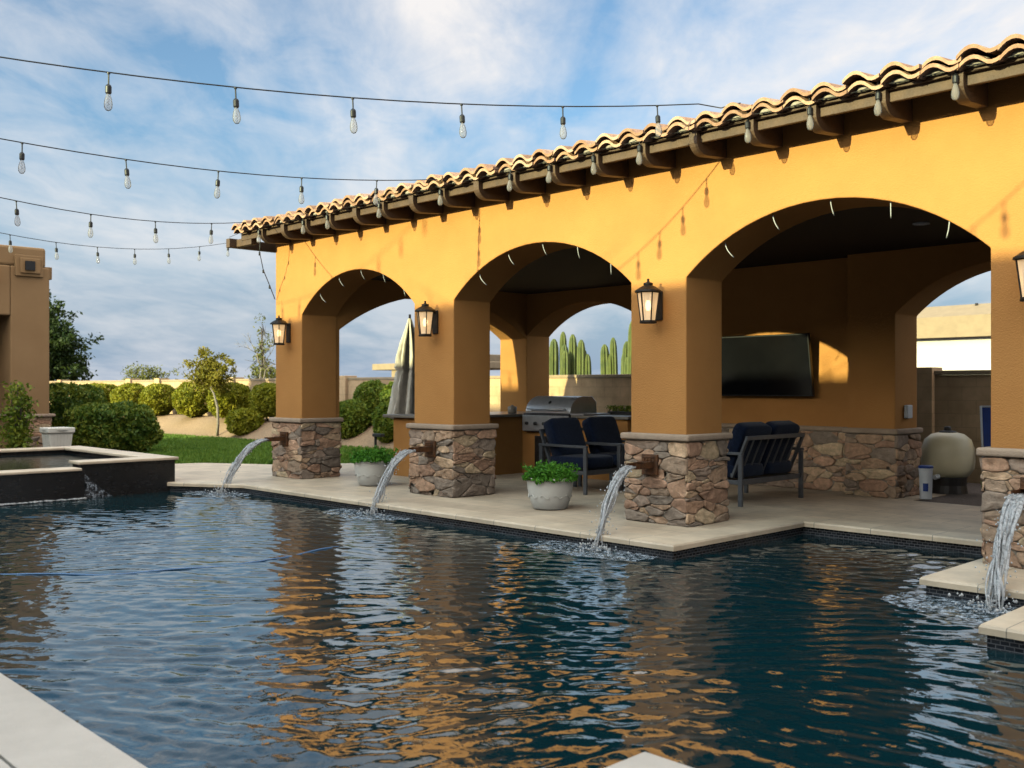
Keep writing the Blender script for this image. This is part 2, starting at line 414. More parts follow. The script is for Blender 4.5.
sc.render.resolution_x = 1024; sc.render.resolution_y = 768

# ------------------------------------------------------------------ ground
POOL = [(-14.0, 1.53), (-2.35, 1.53), (-2.35, 2.97), (7.0, 2.97), (7.0, 6.055), (-2.255, 6.055), (-2.255, 7.235), (-3.125, 7.235),
        (-3.125, 9.35), (-5.33, 9.35), (-5.33, 7.115), (-12.9, 7.115), (-14.0, 6.47)]
WZ = -.135

def in_poly(x, y, P):
    c = False; n = len(P); j = n - 1
    for i in range(n):
        xi, yi = P[i]; xj, yj = P[j]
        if (yi > y) != (yj > y) and x < (xj - xi) * (y - yi) / (yj - yi) + xi: c = not c
        j = i
    return c

# ground: one sheet to the horizon, rising as a low planted bank along the back wall on the left, with the pool cut out
def ground_z(x, y):
    t = min(1, max(0, (y - 13.25) / 1.2)); s = t * t * (3 - 2 * t)
    k = min(1, max(0, (-15.6 - x) / 2.2)); far = min(1, max(0, (32 - y) / 8))
    return -.03 + .52 * s * k * far
mb = MB()
xs = [-2000, -400, -120] + [-60 + 1.0 * i for i in range(40)] + [-20 + .5 * i for i in range(13)] + [-13.5, -9, -5, 0, 4, 9, 20, 60, 200, 2000]
ys = [-2000, -300, -60, -20, -7, -3, 1.0, 10.2] + [11 + .35 * i for i in range(16)] + [17.5, 20, 24, 28, 32, 40, 80, 300, 2000]
def gv(x, y): return (x, y, ground_z(x, y) + (0.0 if (x < -58 or x > 20 or y < 0 or y > 30) else .02 * noise.noise(Vector((x * .9, y * .9, 0)))))
for i in range(len(xs) - 1):
    for j in range(len(ys) - 1):
        a, b, c, d = xs[i], xs[i + 1], ys[j], ys[j + 1]
        if c >= 1.0 and d <= 10.2 and b > -14 + -.0 and a < 9 and a >= -14.5: continue      # the pool and its deck fill this hole
        mb.quad(gv(a, c), gv(b, c), gv(b, d), gv(a, d))
o = mb.build('ground', M['gravel'], smooth=True); tag(o, 'tan desert gravel ground rising to the back wall', None, kind='structure')

# deck slabs (travertine) : pieces round the pool, each ends at the coping line
def inset_strip(P, w):
    """coping quads of width w outside polygon P (P counter clockwise)"""
    n = len(P); res = []
    area = sum(P[i][0] * P[(i + 1) % n][1] - P[(i + 1) % n][0] * P[i][1] for i in range(n))
    sgn = 1 if area > 0 else -1
    off = []
    for i in range(n):
        p0 = Vector(P[i - 1]); p1 = Vector(P[i]); p2 = Vector(P[(i + 1) % n])
        d1 = (p1 - p0).normalized(); d2 = (p2 - p1).normalized()
        n1 = Vector((d1.y, -d1.x)) * sgn; n2 = Vector((d2.y, -d2.x)) * sgn
        bis = (n1 + n2).normalized(); k = w / max(.3, bis.dot(n1))
        off.append(p1 + bis * k)
    return off

DZ = 0.0
mb = MB()
deck_rects = [(-13.3, 12.05, 7.0, 0)]
def slab(mb, x0, x1, y0, y1, z=DZ): mb.box(x0, x1, y0, y1, -.9, z)
slab(mb, -13.0, -5.36, 7.42, 13.0)
slab(mb, -5.36, -2.82, 9.655, 12.02)
slab(mb, -2.82, 9.0, 7.54, 12.02)
slab(mb, -1.95, 9.0, 6.36, 7.54)
mb.prism([(-13.0, 7.42), (-13.0, 13.0), (-13.9, 13.0), (-15.2, 10.4), (-15.9, 9.3), (-17.1, 8.6), (-17.6, 7.2), (-17.6, 6.6), (-13.99, 6.6), (-13.99, 6.80)], -.9, DZ)
o = mb.build('pool_deck', M['paver'], weld=False); tag(o, 'beige travertine pool deck under the arches', kind='structure')
mb = MB()
slab(mb, -14.0, -2.034, -3.0, 1.2); slab(mb, -2.034, 9.0, -3.0, 2.64); slab(mb, -20.5, -14.0, -3.0, 2.0)
o = mb.build('near_deck', M['coping_near'], weld=False); tag(o, 'pale stone deck on the near side of the pool', kind='structure')

# copings, a slightly proud band with a rounded nose over the water
def coping(name, pts, w, mat_, label, closed=False):
    """pts: pool-edge polyline with water on its left; band to the right"""
    V = [Vector(p) for p in pts]; n = len(V); outer = []; inner = []
    for i in range(n):
        d1 = (V[i] - V[i - 1]).normalized() if i > 0 else (V[1] - V[0]).normalized()
        d2 = (V[i + 1] - V[i]).normalized() if i < n - 1 else d1
        n1 = Vector((d1.y, -d1.x)); n2 = Vector((d2.y, -d2.x)); bis = (n1 + n2).normalized(); k = bis.dot(n1)
        outer.append(V[i] + bis * (w / k)); inner.append(V[i] - bis * (.035 / k))
    mb = MB(); prof = [(0, -.05), (0, -.012), (.012, .004), (1, .004), (1, -.05)]
    rows = []
    for i in range(n):
        wv = outer[i] - inner[i]; L = wv.length
        row = []
        for t, z in prof:
            tt = t if t in (0, 1) else t / L
            q = inner[i] + wv * tt; row.append((q.x, q.y, z))
        rows.append(row)
    for i in range(n - 1):
        for k in range(len(prof)):
            k2 = (k + 1) % len(prof)
            mb.quad(rows[i][k], rows[i + 1][k], rows[i + 1][k2], rows[i][k2])
    mb.add(rows[0], [tuple(range(len(prof)))]); mb.add(rows[-1], [tuple(reversed(range(len(prof))))])
    o = mb.build(name, mat_); tag(o, label, kind='structure'); return o
coping('pool_coping', [(7.0, 6.055), (-2.255, 6.055), (-2.255, 7.235), (-3.125, 7.235), (-3.125, 9.35), (-5.33, 9.35), (-5.33, 7.115), (-12.9, 7.115), (-13.98, 6.46)], .31, M['coping'], 'cream stone coping along the pavilion side of the pool')
coping('near_coping', [(-14.0, 1.53), (-2.35, 1.53), (-2.35, 2.97), (7.0, 2.97)], .32, M['coping_near'], 'pale stone coping along the near side of the pool')
# pool walls
mb = MB()
n = len(POOL)
for i in range(n):
    a = POOL[i]; b = POOL[(i + 1) % n]
    mb.quad((*a, -.046), (*b, -.046), (*b, -1.8), (*a, -1.8))
mb.add([(x, y, -1.8) for x, y in POOL], [tuple(range(n))])
o = mb.build('pool_basin', M['tileband'], weld=False); tag(o, 'pool basin lined with small dark glass tiles', kind='structure')

# water with real waves
IMP = [(-6.21, 7.0), (-9.71, 6.98), (-13.6, 6.6), (-2.63, 7.0), (-14.2, 4.9)]
IMP[2] = (-13.15, 6.8); IMP[3] = (-2.47, 7.0); IMP[0] = (-6.15, 7.0); IMP[1] = (-9.7, 7.0)
def build_water():
    rng = np.random.default_rng(7)
    x0, x1, y0, y1, st = -14.05, 4.0, 1.5, 9.4, .022
    X = np.arange(x0, x1, st); Y = np.arange(y0, y1, st)
    XX, YY = np.meshgrid(X, Y)
    Z = np.zeros_like(XX)
    # domain warp so the crests break up
    wx = sum(.16 * np.sin(XX * a + YY * b + c) for a, b, c in rng.uniform(-2.2, 2.2, (6, 3)))
    wy = sum(.16 * np.sin(XX * a + YY * b + c) for a, b, c in rng.uniform(-2.2, 2.2, (6, 3)))
    for k in range(84):
        lam = .075 * (3.7 ** rng.random()) if k < 72 else rng.uniform(.4, .95)
        th = 2.37 + rng.normal(0, .62)
        kx, ky = math.cos(th) * 2 * PI / lam, math.sin(th) * 2 * PI / lam
        slope = (.0150 if k < 72 else .008) * (.8 + .4 * rng.random())
        amp = slope * lam / (2 * PI) * 1.15
        Z += amp * np.sin((XX + wx * .6) * kx + (YY + wy * .6) * ky + rng.uniform(0, 6.28))
    Z *= .78 + .22 * np.clip((YY - XX - 5.5) / 4.5, 0, 1)
    patch = .75 + .35 * sum(np.sin(XX * a + YY * b + c) for a, b, c in rng.uniform(-.9, .9, (4, 3))) / 2
    Z *= np.clip(patch, .45, 1.3)
    for (ix, iy) in IMP:
        R = np.hypot(XX - ix, YY - iy)
        Z += .007 * np.sin(R * 2 * PI / .17 + .6 * np.sin(3 * np.arctan2(YY - iy, XX - ix))) * np.exp(-R / .55) * (R > .04)
    ny, nx = XX.shape
    CX = XX[:-1, :-1] + st / 2; CY = YY[:-1, :-1] + st / 2; keep = np.zeros(CX.shape, bool); q_ = len(POOL) - 1
    for i in range(len(POOL)):
        xi, yi = POOL[i]; xj, yj = POOL[q_]
        if yi != yj: keep ^= ((yi > CY) != (yj > CY)) & (CX < (xj - xi) * (CY - yi) / (yj - yi) + xi)
        q_ = i
    k2 = keep.copy()          # one cell of overlap under the coping
    k2[1:] |= keep[:-1]; k2[:-1] |= keep[1:]; k2[:, 1:] |= keep[:, :-1]; k2[:, :-1] |= keep[:, 1:]
    idx = np.arange(ny * nx).reshape(ny, nx)
    q = np.stack([idx[:-1, :-1], idx[:-1, 1:], idx[1:, 1:], idx[1:, :-1]], -1)[k2]
    co = np.stack([XX, YY, Z], -1).reshape(-1, 3)
    used = np.zeros(len(co), bool); used[q.ravel()] = True
    rem = np.cumsum(used) - 1
    me = bpy.data.meshes.new('pool_water')
    me.from_pydata(co[used].tolist(), [], rem[q].tolist())
    me.polygons.foreach_set('use_smooth', [True] * len(me.polygons))
    me.materials.append(M['water'])
    o = bpy.data.objects.new('pool_water', me); o.location = (0, 0, WZ); link(o)
    tag(o, 'dark teal rippled pool water', kind='structure')
build_water()

# lawn
mb = MB()
LAWN = [(-13.95, 12.98), (-15.25, 10.42), (-15.95, 9.32), (-17.15, 8.62), (-17.65, 7.2), (-20.3, 7.3), (-24.0, 9.0), (-29.5, 11.6), (-29.0, 12.9), (-24, 13.2), (-19, 13.35), (-15.6, 13.5)]
mb.add([(x, y, -.012) for x, y in LAWN], [tuple(range(len(LAWN)))])
o = mb.build('lawn', M['lawn']); tag(o, 'shaded green lawn beyond the pool', kind='structure')
rng = random.Random(5); mb = MB(); cnt = 0
while cnt < 26000:
    x = rng.uniform(-29.5, -13.9); y = rng.uniform(7.2, 13.5)
    if not in_poly(x, y, LAWN): continue
    cnt += 1; a = rng.uniform(0, PI); h = rng.uniform(.03, .065); wd = rng.uniform(.012, .028); dxx = math.cos(a) * wd; dyy = math.sin(a) * wd
    lx, ly = rng.uniform(-.03, .03), rng.uniform(-.03, .03)
    mb.add([(x - dxx, y - dyy, -.012), (x + dxx, y + dyy, -.012), (x + lx, y + ly, h)], [(0, 1, 2)])
M['blade'] = leaf_mat('grass_blade', [(.065, .14, .014), (.12, .22, .024), (.19, .29, .036)], .25)
o = mb.build('grass', M['blade'], weld=False, recalc=False); tag(o, 'short mown green grass on the lawn', kind='stuff')
mb = MB(); mb.add([(-11.0, 12.1 if False else 13.65, -.008), (9, 13.65, -.008), (9, 14.95, -.008), (-11, 14.95, -.008)], [(0, 1, 2, 3)])
mb.add([(-5.6, 12.03, -.008), (9, 12.03, -.008), (9, 13.65, -.008), (-5.6, 13.65, -.008)], [(0, 1, 2, 3)])
o = mb.build('gravel_yard', M['darkgravel'], weld=False); tag(o, 'brown gravel yard behind the pavilion', kind='structure')

# ------------------------------------------------------------------ stonework
def stone_face(mb, rng, W, H, place, z0=0.0, big=1.0, edge=.03):
    """irregular fitted field stones over a W x H rectangle; place(u, z, n) maps to space"""
    SX = 2.35                                                   # stones lie flat: wider than tall
    pts = []; tries = 0
    area = W * H / (.021 * big * big)
    while len(pts) < area * 1.25 and tries < 4000:
        tries += 1
        p = (rng.uniform(0, W), rng.uniform(0, H)); wgt = rng.choice([0, 0, .15, .5, 1.0]) * .0075 * big * big
        if all(((p[0] - q[0]) / SX) ** 2 + (p[1] - q[1]) ** 2 > (.034 * big + 5.0 * max(wgt, q[2])) ** 2 for q in pts): pts.append((*p, wgt))
    def clip(poly, a, b, c):                                     # keep a*u + b*v <= c
        out = []
        for k in range(len(poly)):
            p, q = poly[k], poly[(k + 1) % len(poly)]; dp = a * p[0] + b * p[1] - c; dq = a * q[0] + b * q[1] - c
            if dp <= 0: out.append(p)
            if (dp < 0 < dq) or (dq < 0 < dp):
                t = dp / (dp - dq); out.append((p[0] + (q[0] - p[0]) * t, p[1] + (q[1] - p[1]) * t))
        return out
    def wob(u, v): return (.013 * noise.noise(Vector((u * 9 + z0 * 13, v * 11, 3.3 + z0))), .013 * noise.noise(Vector((u * 9, v * 11 + z0 * 11, 9.1))))
    for (px, py, pw) in pts:
        poly = [(0, 0), (W, 0), (W, H), (0, H)]
        for (qx, qy, qw) in pts:
            if (qx, qy) == (px, py): continue
            a = (qx - px) / SX ** 2; b = (qy - py)               # power-diagram bisector
            c = .5 * ((qx * qx - px * px) / SX ** 2 + qy * qy - py * py + pw - qw)
            poly = clip(poly, a, b, c)
            if len(poly) < 3: break
        if len(poly) < 3: continue
        us = [p[0] for p in poly]; vs = [p[1] for p in poly]
        
        e0 = -rng.uniform(.008, edge) ; e1 = W + rng.uniform(.008, edge)
        poly = [(e0 if p[0] < 1e-4 else e1 if p[0] > W - 1e-4 else p[0], p[1]) for p in poly]
        cu = sum(p[0] for p in poly) / len(poly); cv = sum(p[1] for p in poly) / len(poly)
        # pull in for the joint, cut corners, resample
        g = rng.uniform(.001, .0045); ring = []
        m_ = len(poly)
        for k in range(m_):
            p0, p1, p2 = poly[k - 1], poly[k], poly[(k + 1) % m_]
            l1 = math.hypot(p1[0] - p0[0], p1[1] - p0[1]); l2 = math.hypot(p2[0] - p1[0], p2[1] - p1[1])
            r = min(.034 * rng.uniform(.4, 1.4), .42 * l1, .42 * l2)
            qa = (p1[0] + (p0[0] - p1[0]) * r / max(l1, 1e-6), p1[1] + (p0[1] - p1[1]) * r / max(l1, 1e-6))
            qb = (p1[0] + (p2[0] - p1[0]) * r / max(l2, 1e-6), p1[1] + (p2[1] - p1[1]) * r / max(l2, 1e-6))
            ring.append(qa); ring.append(((qa[0] + qb[0]) / 2 * .7 + p1[0] * .3, (qa[1] + qb[1]) / 2 * .7 + p1[1] * .3)); ring.append(qb)
            L2 = l2 - 2 * r; ns = int(L2 / .035)
            for t in range(1, ns):
                f = (r + L2 * t / ns) / l2; ring.append((p1[0] + (p2[0] - p1[0]) * f, p1[1] + (p2[1] - p1[1]) * f))
        ring2 = []
        for (u, v) in ring:
            d = math.hypot(u - cu, v - cv); k = max(.7, (d - g) / max(d, 1e-6)); wu, wv = wob(u, v)
            ring2.append((cu + (u - cu) * k + wu, cv + (v - cv) * k + wv))
        dep = rng.uniform(.008, .032); tu, tv = rng.uniform(-.10, .10), rng.uniform(-.10, .10); n = len(ring2); V = []
        for (ins, nn) in ((1.0, 0.0), (1.0, .62), (.955, .92), (.78, 1.0), (.42, 1.02)):
            for (u, v) in ring2:
                uu = cu + (u - cu) * ins; vv = cv + (v - cv) * ins
                d = dep * nn + (((uu - cu) * tu + (vv - cv) * tv) +   .017 * noise.noise(Vector((uu * 17 + z0, vv * 17, dep * 90))) + .009 * noise.noise(Vector((uu * 40, vv * 45, dep * 50)))) * (nn > .5)
                V.append(place(uu, min(max(vv, .001), H - .001), max(0, d)))
        V.append(place(cu, cv, dep * 1.03))
        F = []
        for r in range(4):
            for k in range(n):
                k2 = (k + 1) % n; F.append((r * n + k, r * n + k2, (r + 1) * n + k2, (r + 1) * n + k))
        for k in range(n): F.append((4 * n + k, 4 * n + (k + 1) % n, 5 * n))
        mb.add(V, F)

CAPZ0, CAPZ1 = .853, .922
def stone_plinth(parent, x0, x1, y0, y1, seed, faces='FRLB', zc0=CAPZ0, zc1=CAPZ1, big=1.0, over=.085, inner=.03):
    """stone cladding round a pier: core, stones, cast cap"""
    rng = random.Random(seed); H = zc0 - .005
    core = MB(); core.box(x0 - inner, x1 + inner, y0 - inner, y1 + inner, 0.002, zc0)
    mb = MB()
    if 'F' in faces: stone_face(mb, rng, x1 - x0 + 2 * inner, H, lambda u, z, n: (x0 - inner + u, y0 - inner - n, z), seed, big)
    if 'R' in faces: stone_face(mb, rng, y1 - y0 + 2 * inner, H, lambda u, z, n: (x1 + inner + n, y0 - inner + u, z), seed + 1, big)
    if 'L' in faces: stone_face(mb, rng, y1 - y0 + 2 * inner, H, lambda u, z, n: (x0 - inner - n, y1 + inner - u, z), seed + 2, big)
    if 'B' in faces: stone_face(mb, rng, x1 - x0 + 2 * inner, H, lambda u, z, n: (x1 + inner - u, y1 + inner + n, z), seed + 3, big)
    o = mb.build('stone_base', M['stone'], parent, smooth=True, weld=False)
    core.build('mortar_core', M['mortar'], o)
    cap = MB()
    # cap split in slabs with slightly uneven rounded noses
    a0, a1, b0, b1 = x0 - over, x1 + over, y0 - over, y1 + over
    cap.box(a0, a1, b0, b1, zc0, zc1)
    cap.build('cap_stone', M['cap'], o, bevel=.022, seg=3)
    return o

# ------------------------------------------------------------------ pavilion
pav = empty('pavilion', (0, 0, 0))
tag(pav, 'mustard stucco pavilion with three arches, stone footed piers and clay tile eave', 'pavilion')

def arch_wall(mb, place, u0, u1, ztop, opens, zb=0.0, thick=1.0, nseg=28):
    """wall in (u, z, t) with segmental arches; opens: (ul, ur, spring, apex)"""
    def P(u, z, t): return place(u, z, t * thick)
    cur = u0; T = (0, 1)
    def rect(a, b, z0, z1):
        for t in T: mb.quad(P(a, z0, t), P(b, z0, t), P(b, z1, t), P(a, z1, t))
    def top(a, b): mb.quad(P(a, ztop, 0), P(b, ztop, 0), P(b, ztop, 1), P(a, ztop, 1))
    for (ul, ur, sp, ap) in opens:
        if ul > cur + 1e-6:
            rect(cur, ul, zb, sp); rect(cur, ul, sp, ztop); top(cur, ul)
            mb.quad(P(cur, zb, 0), P(ul, zb, 0), P(ul, zb, 1), P(cur, zb, 1))
        mb.quad(P(ul, zb, 0), P(ul, zb, 1), P(ul, sp, 1), P(ul, sp, 0))
        hw = (ur - ul) / 2; c = (ul + ur) / 2; rise = ap - sp; e = 2.25
        pts = []
        for k in range(nseg + 1):
            th = PI * (1 - k / nseg)
            uu = c + hw * math.cos(th)
            R = (hw * hw + rise * rise) / (2 * rise); zc = ap - R
            zz = zc + math.sqrt(max(0, R * R - (uu - c) ** 2))
            ze = sp + rise * math.sin(th)
            pts.append((uu, zz))
        for (a, za), (b, zb_) in zip(pts, pts[1:]):
            for t in T: mb.quad(P(a, za, t), P(b, zb_, t), P(b, ztop, t), P(a, ztop, t))
            mb.quad(P(a, za, 0), P(b, zb_, 0), P(b, zb_, 1), P(a, za, 1)); top(a, b)
        mb.quad(P(ur, zb, 0), P(ur, zb, 1), P(ur, sp, 1), P(ur, sp, 0))
        cur = ur
    if u1 > cur + 1e-6:
        rect(cur, u1, zb, opens[-1][2] if opens else ztop)
        if opens: rect(cur, u1, opens[-1][2], ztop)
        top(cur, u1)
        mb.quad(P(cur, zb, 0), P(u1, zb, 0), P(u1, zb, 1), P(cur, zb, 1))
    mb.quad(P(u0, zb, 0), P(u0, zb, 1), P(u0, ztop, 1), P(u0, ztop, 0)); mb.quad(P(u1, zb, 0), P(u1, zb, 1), P(u1, ztop, 1), P(u1, ztop, 0))

WT = 3.86
FY0, FY1 = 8.15, 8.78
PIERS = [(-13.82, -13.07), (-10.32, -9.52), (-6.65, -5.94), (-3.01, -2.25)]
mb = MB()
arch_wall(mb, lambda u, z, t: (u, FY0 + t, z), -13.82, -2.25, WT,
          [(-13.07, -10.32, 2.50, 3.07), (-9.52, -6.65, 2.50, 3.07), (-5.94, -3.01, 2.50, 3.08)], zb=.90, thick=FY1 - FY0)
mb.build('front_wall', M['stucco'], pav, bevel=.018, seg=3)
mb = MB()
arch_wall(mb, lambda u, z, t: (-13.82 + t, u, z), FY1 + .003, 13.597, WT, [(FY1 + .08, 13.0, 2.30, 2.95)], zb=.90, thick=.72)
mb.build('end_wall', M['stucco'], pav, bevel=.015)
mb = MB()
arch_wall(mb, lambda u, z, t: (u, 13.0 + t, z), -13.097, -9.4, WT, [(-13.09, -10.1, 2.35, 2.90)], zb=.0, thick=.6)
mb.build('back_wall', M['stucco'], pav, bevel=.012)
mb = MB(); mb.box(-9.397, -6.26, 12.35, 13.1, 0, WT); mb.build('television_wall', M['stucco'], pav, bevel=.012)
mb = MB()
arch_wall(mb, lambda u, z, t: (u, 12.1 + t, z), -6.255, -2.25, WT, [(-5.62, -2.95, 2.32, 2.88)], zb=.0, thick=.64)
mb.build('back_arch_wall', M['stucco'], pav, bevel=.015)
mb = MB()
mb.box(-2.9, -2.253, FY1 + .003, 12.097, 0, WT)  # unseen right end, closed solid to keep light out of the interior
mb.build('end_wall', M['stucco'], pav, bevel=.015)
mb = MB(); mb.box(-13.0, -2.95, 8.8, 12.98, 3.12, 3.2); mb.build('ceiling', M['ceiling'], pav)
# the piers' masonry below the stucco is clad in stone
for i, (a, b) in enumerate(PIERS):
    stone_plinth(pav, a, b, FY0, FY1, 12 + i * 9)
stone_plinth(pav, -6.25, -5.62, 12.1, 12.74, 71, 'FR', .80, .872, 1.0, .06, .015)
stone_plinth(pav, -9.39, -6.34, 12.35, 12.9, 83, 'F', .80, .868, 1.1, .03, .005)
for (x, y) in ((-8.2, 10.2), (-11.6, 10.4), (-4.5, 10.3)):
    mb = MB(); mb.lathe([(.085, 0), (.085, -.012), (.06, -.014), (.0, -.010)], (x, y, 3.12), 20); mb.build('recessed_light', M['whitepl'], pav, smooth=True)

# misting hooks: thin pale clips under the front edge of each arch
clips = []
for (ul, ur, ap, sp) in ((-13.07, -10.32, 3.07, 2.5), (-9.52, -6.65, 3.07, 2.5), (-5.94, -3.01, 3.08, 2.5)):
    for k, fx in enumerate((.14, .32, .52, .71, .88)):
        hw = (ur - ul) / 2; c = (ul + ur) / 2; x = ul + (ur - ul) * fx; rise = ap - sp
        R = (hw * hw + rise * rise) / (2 * rise); z = ap - R + math.sqrt(R * R - (x - c) ** 2)
        mb = MB(); pts = [(0, .02 + .07 * t * t, -.14 * t + .01) for t in [i / 6 for i in range(7)]]
        mb.tube([(x + .10 * (fx - .5) * -1 * (p[1] - .02) / .05, FY0 + .06 + p[1], z + p[2]) for p in pts], .005, 6)
        mb.build('mist_tube', M['whitepl'], pav, smooth=True)

# roof ------------------------------------------------------------
roof = None
EY, EZ = 7.56, 3.875
RX0, RX1 = -14.12, -1.55
def tile_profile(u):
    u = u % 1.0
    if u < .62: return .055 * math.sin(PI * u / .62) ** .72
    return -.016 * math.sin(PI * (u - .62) / .38)
def tile_course(mb, y0, y1, z0, z1, x0, x1, per=.30, th=.030, rng=None, ns=10, flip=1):
    """one course of S tiles, each its own piece of curved clay"""
    nt_ = int(round((x1 - x0) / per))
    for t in range(nt_):
        jz = rng.uniform(-.012, .012); jy = rng.uniform(-.03, .03); tilt = rng.uniform(-.018, .018); jx = rng.uniform(-.012, .012)
        xa = x0 + t * per + jx; V = []; F = []
        for k in range(ns + 1):
            u = -.04 + 1.04 * k / ns; pz = tile_profile(u if u >= 0 else u + 1) if u >= 0 else tile_profile(.96)
            if u >= 1: pz = tile_profile(.999)
            x = xa + u * per
            for (yy, zz) in ((y0 + jy * flip, z0), (y1, z1)):
                V.append((x, yy, zz + pz + jz + tilt * (u - .5))); V.append((x, yy, zz + pz - th + jz + tilt * (u - .5)))
        for k in range(ns):
            a = 4 * k; b = 4 * (k + 1)
            F += [(a, b, b + 2, a + 2), (a + 1, a + 3, b + 3, b + 1), (a, a + 1, b + 1, b)]
        F += [(0, 2, 3, 1), (4 * ns, 4 * ns + 1, 4 * ns + 3, 4 * ns + 2)]
        mb.add(V, F)
rng = random.Random(3)
PITCH = math.tan(math.radians(8.5)); RIDGE = 10.75
mb = MB()
tile_course(mb, EY + .025, EY + .34, EZ - .046, EZ - .046 + .3 * PITCH, RX0, RX1, rng=rng)     # doubled eave course
y = EY; 
while y < RIDGE:
    yb = min(y + .46, RIDGE + .05)
    tile_course(mb, y, yb, EZ + (y - EY) * PITCH + .012, EZ + (yb - EY) * PITCH - .006, RX0, RX1, rng=rng, ns=10 if y < 8.6 else 6)
    y += .40
y = 14.2
while y > RIDGE:
    yb = max(y - .46, RIDGE - .05)
    tile_course(mb, y, yb, EZ + (14.2 - y) * PITCH + .012, EZ + (14.2 - yb) * PITCH - .006, RX0, RX1, rng=rng, ns=5, flip=-1)
    y -= .40
zr = EZ + (RIDGE - EY) * PITCH
for k in range(32):
    xa = RX0 + k * .395
    mb.tube([(xa, RIDGE, zr + .02), (xa + .42, RIDGE, zr + .03)], [.12, .105], 10)
roof = mb.build('roof', M['tile'], pav, smooth=True, weld=False, recalc=False)
es = roof.modifiers.new('edges', 'EDGE_SPLIT'); es.split_angle = math.radians(50)
# mortar plugs under the eave tile crests
mb = MB()
for k in range(int(round((RX1 - RX0) / .30))):
    xa = RX0 + k * .30 + .093
    mb.lathe([(.088, -.01), (.088, .012), (.070, .038), (.04, .052), (.0, .056)], (xa, EY + .15, EZ - .046), 10, 1, .75)
mb.build('eave_mortar', M['birdstop'], roof, smooth=True, weld=False)
# roof deck (boards under the tiles)
mb = MB()
mb.add([(RX0 + .03, EY + .10, EZ - .10), (RX1 - .03, EY + .10, EZ - .10), (RX1 - .03, RIDGE, zr - .10), (RX0 + .03, RIDGE, zr - .10), (RX0 + .03, 14.1, EZ - .10), (RX1 - .03, 14.1, EZ - .10)], [(0, 1, 2, 3), (3, 2, 5, 4)])
mb.build('roof_deck', M['wood'], roof, recalc=False)
# fascia boards
mb = MB(); mb.box(RX0 + .0, RX1, EY + .15, EY + .19, EZ - .185, EZ - .052); mb.build('fascia', M['wood'], roof, bevel=.006)
mb = MB(); mb.box(RX0 + .0, RX1, 13.95, 13.99, EZ - .185, EZ - .06); mb.build('fascia', M['wood'], roof, bevel=.006)
# rafter tails with curved ends
def rafter(x, w=.09, yf=EY + .085):
    zt = EZ - .09; zb = zt - .20; pts = [(8.14, zt + .05), (8.14, zb + .03), (yf + .16, zb)]
    for k in range(7):
        a = PI / 2 * k / 6
        pts.append((yf + .16 - .16 * math.sin(a), zb + .13 - .13 * math.cos(a)))
    pts.append((yf, zt))
    mb = MB(); n = len(pts)
    V = [(x - w / 2, y, z) for y, z in pts] + [(x + w / 2, y, z) for y, z in pts]
    mb.add(V, [tuple(range(n)), tuple(reversed(range(n, 2 * n)))] + [(i, n + i, n + (i + 1) % n, (i + 1) % n) for i in range(n)])
    mb.build('rafter', M['wood'], roof, bevel=.004)
x = -3.065 + .608 * 2
while x > -13.9:
    rafter(x); x -= .608
# lookout board past the gable end
mb = MB(); mb.box(-14.40, -14.29, 7.60, 13.9, 3.60, 3.74); mb.box(-14.30, -13.83, 7.72, 7.82, 3.61, 3.73); mb.box(-14.30, -13.83, 10.6, 10.7, 3.61, 3.73); mb.box(-14.30, -13.83, 13.3, 13.4, 3.61, 3.73)
mb.build('barge_board', M['wood'], roof, bevel=.008, weld=False)
# gable stucco under the ridge
for xx in (-13.80, -2.28):
    mb = MB(); V = [(xx - .02, 8.2, WT - .01), (xx - .02, 13.5, WT - .01), (xx - .02, RIDGE, zr - .11), (xx + .02, 8.2, WT - .01), (xx + .02, 13.5, WT - .01), (xx + .02, RIDGE, zr - .11)]
    mb.add(V, [(0, 1, 2), (5, 4, 3), (0, 3, 4, 1), (1, 4, 5, 2), (2, 5, 3, 0)])
    mb.build('gable', M['stucco'], pav, weld=False)
# switch box on the back pier
mb = MB(); mb.box(-5.615, -5.56, 12.34, 12.48, 1.0, 1.17); b = mb.build('outlet_cover', M['whitepl'], pav, bevel=.012)

